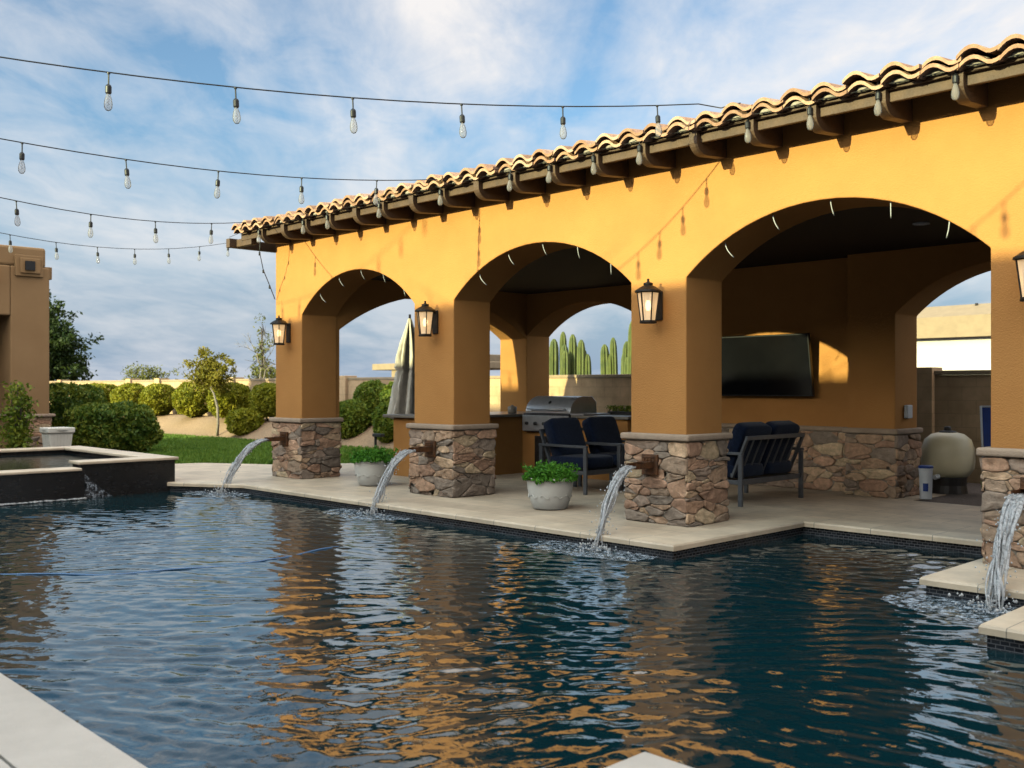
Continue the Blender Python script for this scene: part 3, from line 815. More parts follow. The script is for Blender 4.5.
# ------------------------------------------------------------------ wall lanterns
def lantern_build():
    root = empty('wall_lantern')
    mb = MB(); mb.box(-.06, .06, -.025, 0, -.17, .17); mb.build('backplate', M['iron'], root, bevel=.008)
    mb = MB(); mb.tube([(0, -.02, .13), (0, -.08, .20), (0, -.15, .215), (0, -.20, .20)], .012, 8); mb.build('arm', M['iron'], root, smooth=True)
    c = (0, -.20, 0); n = 6
    mb = MB()
    mb.lathe([(.155, .145), (.15, .165), (.09, .205), (.05, .225), (.055, .235), (.055, .25), (.02, .262), (.012, .28), (.018, .292), (.0, .305)], c, 18)
    cap = mb.build('roof_cap', M['iron'], root, smooth=False, bevel=.003)
    mb = MB(); mb.lathe([(.0, -.215), (.095, -.215), (.10, -.20), (.088, -.19), (.0, -.19)], c, 18)
    for k in range(n):
        a = 2 * PI * (k + .5) / n
        mb.beam((math.cos(a) * .085, -.20 + math.sin(a) * .085, -.195), (math.cos(a) * .128, -.20 + math.sin(a) * .128, .148), .013, .013, (math.cos(a), math.sin(a), 0))
    for z, r in ((-.188, .09), (.142, .13)):
        pr = [(math.cos(2 * PI * (k + .5) / n) * r, -.20 + math.sin(2 * PI * (k + .5) / n) * r, z) for k in range(n + 1)]
        for p, q in zip(pr, pr[1:]): mb.beam(p, q, .014, .014)
    mb.build('cage', M['iron'], root, weld=False)
    mb = MB(); V = []
    for z, r in ((-.188, .082), (.142, .124)):
        V += [(math.cos(2 * PI * (k + .5) / n) * r, -.20 + math.sin(2 * PI * (k + .5) / n) * r, z) for k in range(n)]
    mb.add(V, [(k, (k + 1) % n, n + (k + 1) % n, n + k) for k in range(n)])
    mb.build('glass', M['lantern_glass'], root)
    mb = MB(); mb.lathe([(0, -.07), (.022, -.06), (.034, -.02), (.03, .02), (.016, .05), (0, .06)], c, 14); mb.build('bulb', M['lamp_hot'], root, smooth=True)
    mb = MB(); mb.lathe([(.014, .05), (.014, .145)], c, 10); mb.build('bulb_holder', M['iron'], root)
    return root
L0 = lantern_build()
for i, (x, lab) in enumerate([(-13.43, 'black lantern glowing on the leftmost arch pier, beside the drooping wire'), (-9.87, 'black lantern glowing on the pier beside the closed umbrella'),
                              (-6.28, 'black lantern glowing on the pier between the grill arch and the television arch'), (-2.64, 'black lantern cut by the right picture edge, on the rightmost pier')]):
    o = L0 if i == 0 else copy_tree(L0)
    o.location = (x, FY0 - .002, 2.235); o.scale = (.88, .88, .88); tag(o, lab, 'lantern', 'black iron lanterns on the pavilion piers')

# ------------------------------------------------------------------ scuppers and their falling water
def scupper_build():
    r = empty('water_spout')
    mb = MB(); mb.box(-.115, .115, -.012, .02, -.13, .11); mb.box(-.095, .095, -.022, -.012, .07, .085); mb.box(-.095, .095, -.022, -.012, -.11, -.095)
    for k in range(4): mb.box(-.085 + k * .048, -.065 + k * .048, -.024, -.010, .015, .06)
    mb.build('backplate', M['copper'], r, bevel=.005, weld=False)
    mb = MB(); L = .30
    mb.box(-.075, .075, -L, .0, -.045, -.035); mb.box(-.075, -.066, -L, 0, -.035, .02); mb.box(.066, .075, -L, 0, -.035, .02)
    mb.box(-.075, .075, -L * .45, 0, .02, .03)
    mb.build('trough', M['copper'], r, bevel=.003, weld=False)
    return r
S0 = scupper_build()
def stream(tip, land, w, seed, label, spread=1.0):
    """a sheet of water breaking into twisting strands along its fall"""
    rng = random.Random(seed); mb = MB(); tip = Vector(tip); land = Vector(land)
    ns = 30
    def centre(t): 
        q = tip.lerp(land, t); q.z = tip.z + .012 * t - (tip.z - land.z + .012) * t * t * 1.0
        return q
    side = Vector((1, 0, 0))
    for s in range(24):
        off = (s / 23 - .5) * w; ph = rng.uniform(0, 6.28); fr = rng.uniform(6, 15); am = rng.uniform(.012, .042); rr = rng.uniform(.005, .0145)
        dep = rng.uniform(-.02, .02); t0 = rng.uniform(0, .04); t1 = rng.choice([.55, .8, .92, 1.0, 1.0])
        pts = []; rs = []
        for k in range(ns + 1):
            t = t0 + (t1 - t0) * k / ns; q = centre(t)
            pinch = (1 - .45 * t) * spread
            q = q + side * (off * pinch + am * math.sin(fr * t + ph) * t) + Vector((0, 1, 0)) * (dep * (1 + 1.8 * t) + am * .8 * math.cos(fr * 1.3 * t + ph))
            pts.append(q); rs.append(rr * (1.25 - .45 * t) * (.45 + .8 * abs(math.sin(11 * t + ph * 2))) * min(1, (1.001 - k / ns) * 8))
        mb.tube(pts, rs, 7)
    for k in range(260):      # loose drops
        t = rng.uniform(.1, 1.0); q = centre(t) + Vector((rng.gauss(0, .035 + .03 * t), rng.gauss(0, .02 + .03 * t), rng.gauss(0, .02)))
        r = rng.uniform(.003, .009)
        if q.z > WZ: mb.lathe([(0, -r), (r * .8, -r * .5), (r, 0), (r * .8, r * .6), (0, r * 1.4)], q, 6)
    for k in range(110):     # splash crown
        a = rng.uniform(0, 6.28); d = abs(rng.gauss(0, .10)); r = rng.uniform(.004, .012)
        q = (land.x + math.cos(a) * d * 1.4, land.y + math.sin(a) * d, WZ + abs(rng.gauss(0, .04)))
        mb.lathe([(0, -r), (r * .8, -r * .5), (r, 0), (r * .8, r * .6), (0, r * 1.4)], q, 6)
    o = mb.build('waterfall', M['stream'], None, smooth=True, weld=False, recalc=False)
    tag(o, label, 'waterfall', 'water falling from the pier spouts')
    fm = MB(); n = 40                                # churned patch
    for ring in range(5): 
        for k in range(n):
            a = 2 * PI * k / n; R = (.05 + .105 * ring) * (1 + .25 * noise.noise(Vector((math.cos(a) * 2, math.sin(a) * 2, seed))))
            fm.v.append((land.x + math.cos(a) * R * 1.5, land.y - .06 + math.sin(a) * R * .8, WZ + .022 - .002 * ring + .012 * noise.noise(Vector((math.cos(a) * ring * 2, math.sin(a) * ring * 2, seed + 4)))))
    for ring in range(4):
        for k in range(n):
            k2 = (k + 1) % n; fm.f.append((ring * n + k, ring * n + k2, (ring + 1) * n + k2, (ring + 1) * n + k))
    fm.f.append(tuple(range(n)))
    f = fm.build('foam', M['foam'], o, smooth=True)
SP = [(-13.46, 'rusty copper spout low on the leftmost arch pier', 'white water arcing off the leftmost arch pier into the far pool corner', 6.86),
      (-9.90, 'rusty copper spout on the stone pier behind the far white planter', 'thin water arc falling between the two white bowl planters', 7.03),
      (-6.34, 'rusty copper spout on the stone pier at the deck corner', 'wide water sheet falling beside the near white bowl planter', 7.02),
      (-2.66, 'rusty copper spout at the right picture edge above the stepped slabs', 'water falling past the stepped slabs at the right picture edge', 7.05)]
for i, (x, l1, l2, ly) in enumerate(SP):
    o = S0 if i == 0 else copy_tree(S0)
    o.location = (x, FY0 - .075, .612); o.scale = (.88, 1, .88); tag(o, l1, 'water spout', 'copper water spouts on the stone piers')
    lx = x + .19
    if i == 0: lx = x + .30
    if i == 3: lx = x + .07
    stream((x, FY0 - .385, .597), (lx, ly, WZ), .125, 40 + i, l2)

# ------------------------------------------------------------------ string lights
def lamp_proto(parent):
    mb = MB(); mb.lathe([(.012, 0.0), (.012, -.012), (.006, -.015), (.006, -.085), (.018, -.095), (.023, -.105), (.023, -.150), (.020, -.158)], (0, 0, 0), 12)
    s = mb.build('lamp_socket', M['black'], parent, smooth=False)
    mb = MB(); mb.lathe([(.013, -.156), (.016, -.17), (.026, -.20), (.0315, -.235), (.029, -.262), (.017, -.282), (.0, -.288)], (0, 0, 0), 14)
    b = mb.build('bulb', M['bulb'], s, smooth=True)
    mb = MB(); pts = [(.009 * math.cos(k * 1.9), .009 * math.sin(k * 1.9), -.165 - .008 * k) for k in range(11)]; mb.tube(pts, .0017, 4)
    mb.build('filament', M['copper'], s, smooth=True)
    return s
LAMP = None
def string_lights(label, path, lamps, r=.0055):
    global LAMP
    root = empty('string_light', path[0]); base = Vector(path[0])
    tag(root, label, 'string light', 'strings of clear bulbs round the pavilion')
    mb = MB(); mb.tube([Vector(p) - base for p in path], r, 6); mb.build('cable', M['black'], root, smooth=True)
    rng = random.Random(len(label))
    for p in lamps:
        if LAMP is None:
            LAMP = s = lamp_proto(root)
        else:
            s = copy_tree(LAMP, root)
        s.location = Vector(p) - base; s.rotation_euler = (rng.uniform(-.06, .06), rng.uniform(-.06, .06), rng.uniform(0, 6))
    return root
def span(P0, d, z0, i0, kp, km, a, b):
    def at(i): return (P0[0] + d[0] * i, P0[1] + d[1] * i, z0 + (kp if i > i0 else km) * (i - i0) ** 2)
    n = 40; return [at(a + (b - a) * k / n) for k in range(n + 1)], at
pth, at = span((-7.46, 2.98), (.386, .834), 3.742, 1.3, .0147, .013, -11.9, 5.46)
pth += [(-5.22, 7.70, 3.965), (-5.08, 7.64, 3.95), (-4.95, 7.60, 3.935)]
string_lights('nearest string light, highest across the sky, ending on the eave between the two right arches', pth, [at(i) for i in range(-11, 6)])
pth, at = span((-9.70, 3.08), (.124, .912), 3.62, 1.4, .0205, .016, -11, 4.9)
string_lights('second highest string light, ending on the eave between the two left arches', pth, [at(i) for i in range(-10, 5)])
pth, at = span((-11.95, 3.73), (-.31, .95), 3.50, .5, .030, .020, -11.2, 4.0)
string_lights('third string light down, ending at the left corner of the tile eave', pth, [at(i) for i in range(-10, 4)])
pth, at = span((-16.53, 5.07), (-.405, .83), 3.77, .3, .0195, .018, -14.4, 8.2)
string_lights('lowest string light, crossing in front of the tan house and passing below the eave corner', pth, [at(i) for i in range(-13, 8)])
far_end = at(8.2)
pth, at = span((-1.58, 7.9), (-.33, -.86), 4.02, 6, .014, .003, 0, 17)
string_lights('string light passing overhead near the right picture edge, seen mostly as its shadow', pth, [at(i) for i in range(1, 17)])
ex = [-13.35, -12.15, -11.11, -10.31, -9.04, -7.98, -7.16, -6.44, -5.75, -4.9, -4.12, -3.46, -2.92, -2.3, -1.75]
ex = sorted({round(-3.065 + .608 * round((x * 1.0185 + 3.065) / .608) - .005, 3) for x in ex})
pth = [(-14.33, 7.62, 3.76), (-13.9, 7.62, 3.80)]
for a, b in zip(ex, ex[1:]):
    for k in range(6):
        t = k / 6; pth.append((a + (b - a) * t, 7.625, 3.825 - .02 * 4 * t * (1 - t)))
pth.append((ex[-1], 7.625, 3.825))
string_lights('string of clear bulbs hanging along the tile eave fascia', pth, [(x, 7.625, 3.86) for x in ex], .0035)
# wire drooping at the left corner
root = MB(); pts = [(-13.47, 7.68, 3.69), (-13.5, 7.68, 3.45), (-13.6, 7.8, 3.2), (-13.72, 7.98, 2.98), (-13.8, 8.12, 2.78)]
root.tube(pts, .007, 6)
for t in (1, 2, 3): root.tube([pts[t], Vector(pts[t]) + Vector((0, 0, -.05))], .014, 6)
o = root.build('hanging_wire', M['black'], smooth=True, weld=False); tag(o, 'thin black wire drooping from the left eave corner to the wall', 'wire')
# post that carries the far end of the lowest string
mb = MB(); fx, fy, fz = far_end; mb.tube([(fx, fy, 0), (fx, fy, fz + .05)], .035, 10); mb.tube([(fx, fy, -.02), (fx, fy, .01)], .09, 12)
o = mb.build('light_pole', M['iron'], smooth=False, weld=False); tag(o, 'thin dark steel pole carrying the lowest string light behind the pavilion', 'pole')

# ------------------------------------------------------------------ planters
def bowl_planter(x, y, label, seed):
    root = empty('bowl_planter', (x, y, 0)); tag(root, label, 'planter', 'white bowl planters on the deck')
    mb = MB(); mb.lathe([(.0, .004), (.185, .004), (.20, .02), (.235, .12), (.26, .24), (.267, .31), (.275, .33), (.282, .345), (.278, .362), (.255, .366), (.248, .34), (.24, .31), (0, .31)], (0, 0, 0), 40)
    mb.build('bowl', M['white'], root, smooth=True)
    mb = MB(); rr = random.Random(seed)             # raised scroll band
    for k in range(10):
        a0 = k * 2 * PI / 10
        pts = [((.243 + .004) * math.cos(a0 + .42 * t), (.243 + .004) * math.sin(a0 + .42 * t), .155 + .02 * math.sin(t * 2 * PI)) for t in [i / 8 for i in range(9)]]
        mb.tube(pts, .0045, 6)
    mb.build('relief_band', M['white'], root, smooth=True, weld=False)
    mb = MB(); mb.lathe([(0, .312), (.24, .312)], (0, 0, 0), 20); mb.build('soil', M['darkgravel'], root)
    mb = MB()
    for k in range(2600):
        a = rr.uniform(0, 6.283); R = .315 * math.sqrt(rr.random()); hh = .335 + rr.uniform(.0, 1) ** .7 * .155 * (1.15 - (R / .33) ** 2) + .04 * noise.noise(Vector((math.cos(a) * R * 9, math.sin(a) * R * 9, seed)))
        leaf(mb, rr, (R * math.cos(a), R * math.sin(a), hh), rr.uniform(.014, .032), up=.5)
    for k in range(46):                              # longer sprigs breaking the outline
        a = rr.uniform(0, 6.283); R = .30 * math.sqrt(rr.random()); p0 = Vector((R * math.cos(a), R * math.sin(a), .40)); d = Vector((math.cos(a) * rr.uniform(0, .5), math.sin(a) * rr.uniform(0, .5), rr.uniform(.3, 1))).normalized() * rr.uniform(.07, .16)
        mb.tube([p0, p0 + d], .0025, 4)
        for q in range(9): leaf(mb, rr, p0 + d * rr.uniform(.3, 1.05) + Vector((rr.gauss(0, .012), rr.gauss(0, .012), rr.gauss(0, .012))), rr.uniform(.014, .026), .3)
    for k in range(70):
        a = rr.uniform(0, 6.283); R = .2 * math.sqrt(rr.random()); mb.tube([(R * .6 * math.cos(a), R * .6 * math.sin(a), .31), (R * 1.2 * math.cos(a), R * 1.2 * math.sin(a), .40)], .003, 4)
    mb.build('foliage', M['leaf_pot'], root, weld=False, recalc=False)

def leaf(mb, r, c, s, up=0.0):
    """one folded leaf, four corners, random attitude"""
    d = Vector((r.gauss(0, 1), r.gauss(0, 1), r.gauss(0, 1) + up)).normalized()
    e = d.cross(Vector((r.gauss(0, 1), r.gauss(0, 1), r.gauss(0, 1)))).normalized()
    c = Vector(c); mb.add([c - d * s, c + e * s * .5, c + d * s, c - e * s * .5], [(0, 1, 2, 3)])

bowl_planter(-7.90, 8.22, 'white bowl planter of bright greens in front of the dark armchairs', 3)
bowl_planter(-11.53, 8.36, 'white bowl planter of bright greens between the two left piers', 9)

# ------------------------------------------------------------------ patio seating
def seat_unit(width, cushions, label, loc, rz, cat, group=None, name='armchair'):
    root = empty(name, loc, rz); tag(root, label, cat, group)
    hw = width / 2; D = .40; cm = M['chairmetal']
    for sx in (-1, 1):
        for sy in (-1, 1):
            mb = MB(); mb.box(sx * D - .028, sx * D + .028, sy * hw - .016, sy * hw + .016, 0, .60); mb.build('leg', cm, root, bevel=.004)
    for sy in (-1, 1):
        mb = MB(); mb.box(-D - .03, D + .03, sy * hw - .024, sy * hw + .024, .602, .635); mb.build('arm', cm, root, bevel=.005)
        mb = MB(); mb.box(-D + .03, D - .03, sy * hw - .013, sy * hw + .013, .255, .305); mb.build('side_rail', cm, root, bevel=.004)
    mb = MB(); mb.box(D - .024, D + .016, -hw + .018, hw - .018, .25, .31); mb.box(-D + .0, -D + .04, -hw + .018, hw - .018, .25, .31)
    for k in range(6): xx = -.31 + k * .124; mb.box(xx - .02, xx + .02, -hw + .014, hw - .014, .286, .30)
    mb.build('seat_frame', cm, root, bevel=.003, weld=False)
    # raked back
    B0 = Vector((-.255, 0, .33)); B1 = Vector((-.46, 0, .80)); mb = MB()
    for yy in (-hw + .05, hw - .05):
        mb.beam((B0.x, yy, B0.z), (B1.x, yy, B1.z), .05, .03, (1, 0, 0))
    mb.beam((B1.x, -hw + .03, B1.z), (B1.x, hw - .03, B1.z), .03, .05)
    mb.beam((B0.x, -hw + .03, B0.z + .03), (B0.x, hw - .03, B0.z + .03), .03, .04)
    bk = mb.build('backrest', cm, root, bevel=.003, weld=False)
    ns = max(4, int(width / .17)); mb = MB()
    for k in range(1, ns):
        yy = -hw + .05 + (width - .1) * k / ns
        mb.beam((B0.x, yy, B0.z), (B1.x, yy, B1.z), .022, .014, (1, 0, 0))
    mb.build('slats', cm, bk, weld=False)
    cw = (width - .06) / cushions
    for c in range(cushions):
        yc = -hw + .03 + cw * (c + .5)
        mb = MB(); pillow(mb, (0.03, yc, .40), (.36, cw / 2 - .01, .085)); mb.build('seat_cushion', M['navy'], root, smooth=True)
        mb = MB(); pillow(mb, (0, 0, 0), (.095, cw / 2 - .012, .28), rot=-.37, at=(-.265, yc, .70)); mb.build('back_cushion', M['navy'], root, smooth=True)
    return root
def pillow(mb, c, h, rot=0.0, at=None, n=12):
    """soft box: superellipsoid with slightly sagging faces"""
    V = []; F = []; e = .27
    def sp(v, p): return math.copysign(abs(v) ** p, v)
    for i in range(n + 1):
        phi = -PI / 2 + PI * i / n
        for k in range(2 * n):
            th = 2 * PI * k / (2 * n)
            p = Vector((h[0] * sp(math.cos(phi), e) * sp(math.cos(th), e), h[1] * sp(math.cos(phi), e) * sp(math.sin(th), e), h[2] * sp(math.sin(phi), e)))
            p += Vector((1, 1, 1)) * .008 * noise.noise(p * 7 + Vector(c))
            if at is not None:
                p = Matrix.Rotation(rot, 3, 'Y') @ p + Vector(at)
            else: p += Vector(c)
            V.append(p)
    for i in range(n):
        for k in range(2 * n):
            k2 = (k + 1) % (2 * n); F.append((i * 2 * n + k, i * 2 * n + k2, (i + 1) * 2 * n + k2, (i + 1) * 2 * n + k))
    mb.add(V, F)
GS = 'navy cushioned patio seats'
seat_unit(.68, 1, 'navy cushioned armchair with grey frame, nearer the pool, facing right', (-8.99, 9.94, 0), 0, 'armchair', GS)
seat_unit(.68, 1, 'navy cushioned armchair behind its twin, half hidden by the stone pier', (-8.99, 10.72, 0), 0, 'armchair', GS)
seat_unit(1.36, 2, 'navy two seat sofa seen from its slatted back below the television', (-6.87, 10.62, 0), PI, 'sofa', GS, 'loveseat')

# ------------------------------------------------------------------ television
root = empty('television', (0, 0, 0)); tag(root, 'large black television tilted forward on the back wall above the sofa', 'television')
T = Matrix.Translation((-7.60, 12.19, 1.70)) @ Matrix.Rotation(math.radians(9), 4, 'X')
mb = MB(); mb.box(-.78, .78, -.03, .03, -.43, .43, T); mb.build('casing', M['black'], root, bevel=.008)
mb = MB(); V = [T @ Vector(p) for p in ((-.765, -.034, -.41), (.765, -.034, -.41), (.765, -.034, .415), (-.765, -.034, .415))]; mb.add(V, [(0, 1, 2, 3)]); mb.build('screen', M['tv'], root, recalc=False)
mb = MB(); mb.box(-8.0, -7.2, 12.25, 12.352, 1.5, 1.9); mb.build('wall_mount', M['black'], root)

# ------------------------------------------------------------------ outdoor kitchen
root = empty('kitchen_island', (0, 0, 0)); tag(root, 'stucco outdoor kitchen island with stone counter holding the grill', 'kitchen island')
mb = MB(); mb.box(-12.62, -11.5, 9.55, 12.3, 0, .92); mb.box(-11.503, -9.3, 11.32, 12.3, 0, .92)
b = mb.build('island_body', M['stucco'], root, weld=False)
mb = MB(); mb.prism([(-12.78, 9.45), (-11.44, 9.45), (-11.44, 11.26), (-11.42, 11.26), (-11.42, 12.36), (-12.78, 12.36)], .92, .965)
mb.prism([(-10.38, 11.26), (-9.24, 11.26), (-9.24, 12.36), (-10.38, 12.36)], .92, .965); mb.prism([(-11.42, 11.95), (-10.38, 11.95), (-10.38, 12.36), (-11.42, 12.36)], .92, .965)
mb.build('countertop', M['counter'], root, bevel=.01, weld=False)
mb = MB(); mb.box(-11.20, -10.86, 11.295, 11.32, .08, .62); d = mb.build('cabinet_door', M['darksteel'], root, bevel=.006)
mb = MB(); mb.tube([(-10.90, 11.27, .3), (-10.90, 11.27, .52)], .008, 8); mb.build('handle', M['steel'], d, smooth=True)
gr = empty('grill', (-10.9, 11.6, .9)); tag(gr, 'stainless steel grill with rounded hood set in the counter', 'grill')
mb = MB(); mb.box(-.50, .50, -.36, .33, -.22, .08); mb.build('body', M['darksteel'], gr, bevel=.01)
mb = MB(); n = 12
pr = [(-.32, .085)] + [(-.32 * math.cos(PI * .5 * k / n) , .085 + .27 * math.sin(PI * .5 * k / n)) for k in range(n + 1)] + [(.20, .35), (.30, .26), (.31, .085)]
V = [(-.49, y, z) for y, z in pr] + [(.49, y, z) for y, z in pr]; m_ = len(pr)
mb.add(V, [tuple(range(m_)), tuple(reversed(range(m_, 2 * m_)))] + [(i, m_ + i, m_ + (i + 1) % m_, (i + 1) % m_) for i in range(m_)])
h = mb.build('hood', M['steel'], gr, bevel=.006)
mb = MB(); mb.tube([(-.40, -.37, .15), (.40, -.37, .15)], .014, 10); mb.tube([(-.38, -.37, .15), (-.38, -.30, .15)], .01, 8); mb.tube([(.38, -.37, .15), (.38, -.30, .15)], .01, 8)
mb.build('handle', M['steel'], h, smooth=True, weld=False)
mb = MB(); mb.lathe([(.03, 0), (.03, .006), (0, .006)], (0, 0, 0), 16); g_ = mb.build('thermometer', M['black'], h); g_.location = (0, -.255, .255); g_.rotation_euler = (math.radians(50), 0, 0)
mb = MB(); mb.box(-.50, .50, -.385, -.355, -.20, .05); cp = mb.build('control_panel', M['steel'], gr, bevel=.006)
for k in range(5):
    mb = MB(); mb.tube([(-.38 + k * .19, -.385, -.08), (-.38 + k * .19, -.425, -.08)], .026, 14); mb.build('knob', M['darksteel'], cp, bevel=.004)
mb = MB(); mb.box(.50, .78, -.33, .30, .066, .09); mb.build('side_shelf', M['steel'], gr, bevel=.005)
mb = MB(); mb.lathe([(0, 0), (.065, 0), (.075, .02), (.075, .10), (.06, .115), (.03, .12), (.02, .135), (0, .14)], (-11.72, 11.30, .966), 20)
o = mb.build('jar', M['counter'], None, smooth=True); tag(o, 'small grey lidded jar on the counter left of the grill', 'jar')
root = empty('herb_trough', (-9.85, 12.1, .966)); tag(root, 'low trough of green herbs on the counter right of the grill', 'planter')
mb = MB(); mb.box(-.42, .42, -.1, .1, 0, .05); mb.build('trough', M['black'], root, bevel=.006)
mb = MB(); rr = random.Random(8)
for k in range(900): leaf(mb, rr, (rr.uniform(-.45, .45), rr.uniform(-.13, .13), rr.uniform(.05, .14)), rr.uniform(.012, .025), .4)
mb.build('foliage', M['leaf_bush'], root, weld=False, recalc=False)

# ------------------------------------------------------------------ closed umbrella
root = empty('patio_umbrella', (-14.26, 11.16, 0)); tag(root, 'closed cream patio umbrella standing behind the counter', 'umbrella')
mb = MB(); n = 48; prof = [(2.66, .0), (2.64, .03), (2.45, .075), (2.2, .135), (1.95, .185), (1.75, .20), (1.70, .17), (1.66, .19), (1.4, .235), (1.1, .265), (.92, .29), (.85, .28)]
b0 = 0
for zi, (z, r) in enumerate(prof):
    for k in range(n):
        a = 2 * PI * k / n; f = 1 + .40 * math.sin(a * 8 + 1.2 * math.sin(z * 2.2)) * min(1, r / .1) + .12 * noise.noise(Vector((math.cos(a) * 2, math.sin(a) * 2, z * 3)))
        mb.v.append((r * f * math.cos(a), r * f * math.sin(a), z + (.05 * math.sin(a * 8) if zi == len(prof) - 1 else 0)))
for zi in range(len(prof) - 1):
    for k in range(n):
        k2 = (k + 1) % n; mb.f.append((zi * n + k, zi * n + k2, (zi + 1) * n + k2, (zi + 1) * n + k))
mb.build('canopy', M['umbrella'], root, smooth=True, weld=False)
mb = MB(); mb.tube([(0, 0, .05), (0, 0, 2.72)], .022, 10); mb.build('pole', M['iron'], root, smooth=True)
mb = MB(); mb.lathe([(0, 0), (.28, 0), (.28, .05), (.06, .08), (.04, .2), (0, .2)], (0, 0, 0), 24); mb.build('base', M['iron'], root, smooth=False)
mb = MB(); mb.tube([(-.20, 0, 1.70), (-.205, .02, 1.70)], .02, 6)
# path light by the lawn
root = empty('path_light', (-17.9, 13.05, 0)); tag(root, 'small black path light at the lawn edge left of the counter', 'path light')
mb = MB(); mb.tube([(0, 0, -.05), (0, 0, .34)], .03, 8); mb.build('stake', M['black'], root)
mb = MB(); mb.box(-.05, .26, -.06, .06, .30, .37); mb.build('head', M['black'], root, bevel=.01)

# ------------------------------------------------------------------ equipment behind the pavilion
root = empty('filter_tank', (-5.48, 13.36, 0)); tag(root, 'cream pool filter tank with black top valve on a dark base', 'filter tank')
mb = MB(); mb.lathe([(0, .17), (.14, .175), (.26, .22), (.325, .32), (.335, .42), (.33, .58), (.29, .70), (.20, .775), (.09, .80), (0, .805)], (0, 0, 0), 40); mb.build('tank', M['tank'], root, smooth=True)
mb = MB(); mb.lathe([(0, -.02), (.25, -.02), (.23, .1), (.24, .21), (0, .21)], (0, 0, 0), 28); mb.build('base', M['black'], root)
mb = MB(); mb.lathe([(.0, .79), (.11, .79), (.11, .81), (.05, .82), (.045, .86), (.03, .875), (0, .878)], (0, 0, 0), 20); mb.build('valve', M['black'], root, bevel=.003)
mb = MB(); mb.tube([(-.0, -.30, .225), (-.02, -.37, .215)], .032, 14); mb.build('drain_plug', M['whitepl'], root)
root = empty('chlorine_bucket', (-5.33, 12.33, 0)); root.scale = (.68, .68, 1); tag(root, 'white bucket with blue lid beside the filter tank', 'bucket')
mb = MB(); mb.lathe([(0, 0), (.105, 0), (.12, .36), (.125, .365), (.125, .385), (0, .385)], (0, 0, 0), 28); mb.build('body', M['whitepl'], root, bevel=.003)
mb = MB(); mb.lathe([(0, .386), (.13, .386), (.13, .412), (.115, .418), (0, .418)], (0, 0, 0), 28); mb.build('lid', M['blue'], root, bevel=.003)
mb = MB()
V = []
for z in (.10, .20):
    V += [(.1135 * math.cos(a), .1135 * math.sin(a), z) if z == .10 else (.1175 * math.cos(a), .1175 * math.sin(a), z) for a in [-1.6 + .8 * k / 10 for k in range(11)]]
mb.add(V, [(k, k + 1, 12 + k, 11 + k) for k in range(10)]); mb.build('paper_label', M['blue'], root)
root = empty('folding_lounger', (-4.80, 13.53, 0), math.radians(30)); tag(root, 'blue fabric folding lounger with white frame leaning by the back wall', 'folding chair')
mb = MB()
for xx in (-.28, .28): mb.tube([(xx, -.12, .0), (xx, .0, .55), (xx, .14, 1.15)], .014, 8)
for z, y in ((.05, -.11), (.55, 0), (1.14, .14)): mb.tube([(-.28, y, z), (.28, y, z)], .014, 8)
mb.tube([(-.28, -.03, .55), (-.15, -.2, .3), (-.22, -.3, 0)], .012, 8); mb.tube([(.28, -.03, .55), (.15, -.2, .3), (.22, -.3, 0)], .012, 8)
mb.build('frame', M['whitepl'], root, smooth=True, weld=False)
mb = MB(); mb.add([(-.265, -.015, .56), (.265, -.015, .56), (.265, .125, 1.13), (-.265, .125, 1.13), (-.265, .0, .56), (.265, .0, .56), (.265, .14, 1.13), (-.265, .14, 1.13)], [(0, 1, 2, 3), (7, 6, 5, 4), (0, 4, 5, 1), (3, 2, 6, 7), (1, 5, 6, 2), (0, 3, 7, 4)]); mb.build('fabric', M['blue'], root)
root = empty('climbing_plant', (-4.05, 11.2, 0)); tag(root, 'small green leafy plant beside the rightmost stone pier', 'plant')
root.location = (-4.47, 12.06, -.02); root.scale = (.75, .75, .62)
mb = MB(); rr = random.Random(21)
mb2 = MB()
for s in range(5):
    xx, yy = rr.uniform(-.06, .06), rr.uniform(-.06, .06); mb2.tube([(xx * .4, yy * .4, 0), (xx, yy, .35), (xx * 1.5, yy * 1.5, .62)], .005, 5)
    for k in range(26):
        t = rr.uniform(.15, 1); leaf(mb, rr, (xx * 1.5 * t + rr.gauss(0, .035), yy * 1.5 * t + rr.gauss(0, .035), .03 + .62 * t), rr.uniform(.02, .04), .3)
mb2.build('stem', M['bark'], root, smooth=True, weld=False); mb.build('foliage', M['leaf_pot'], root, weld=False, recalc=False)

# ------------------------------------------------------------------ boundary wall
root = empty('block_wall', (0, 15.0, 0)); tag(root, 'tan block boundary wall running behind the pavilion and hedges', 'wall')
mb = MB(); mb.box(-70, 30, 0, .2, -.1, 1.58); mb.build('block_panel', M['block'], root)
mb = MB(); mb.box(-70, 30, -.015, .215, 1.583, 1.65); mb.build('wall_cap', M['blockcap'], root, bevel=.01)
for x in (-42.5, -35.6, -33.2, -28, -22, -6.55, -1, 5):
    mb = MB(); mb.box(x - .2, x + .2, -.09, .29, -.1, 1.70); mb.build('wall_pillar', M['block'], root, bevel=.01)

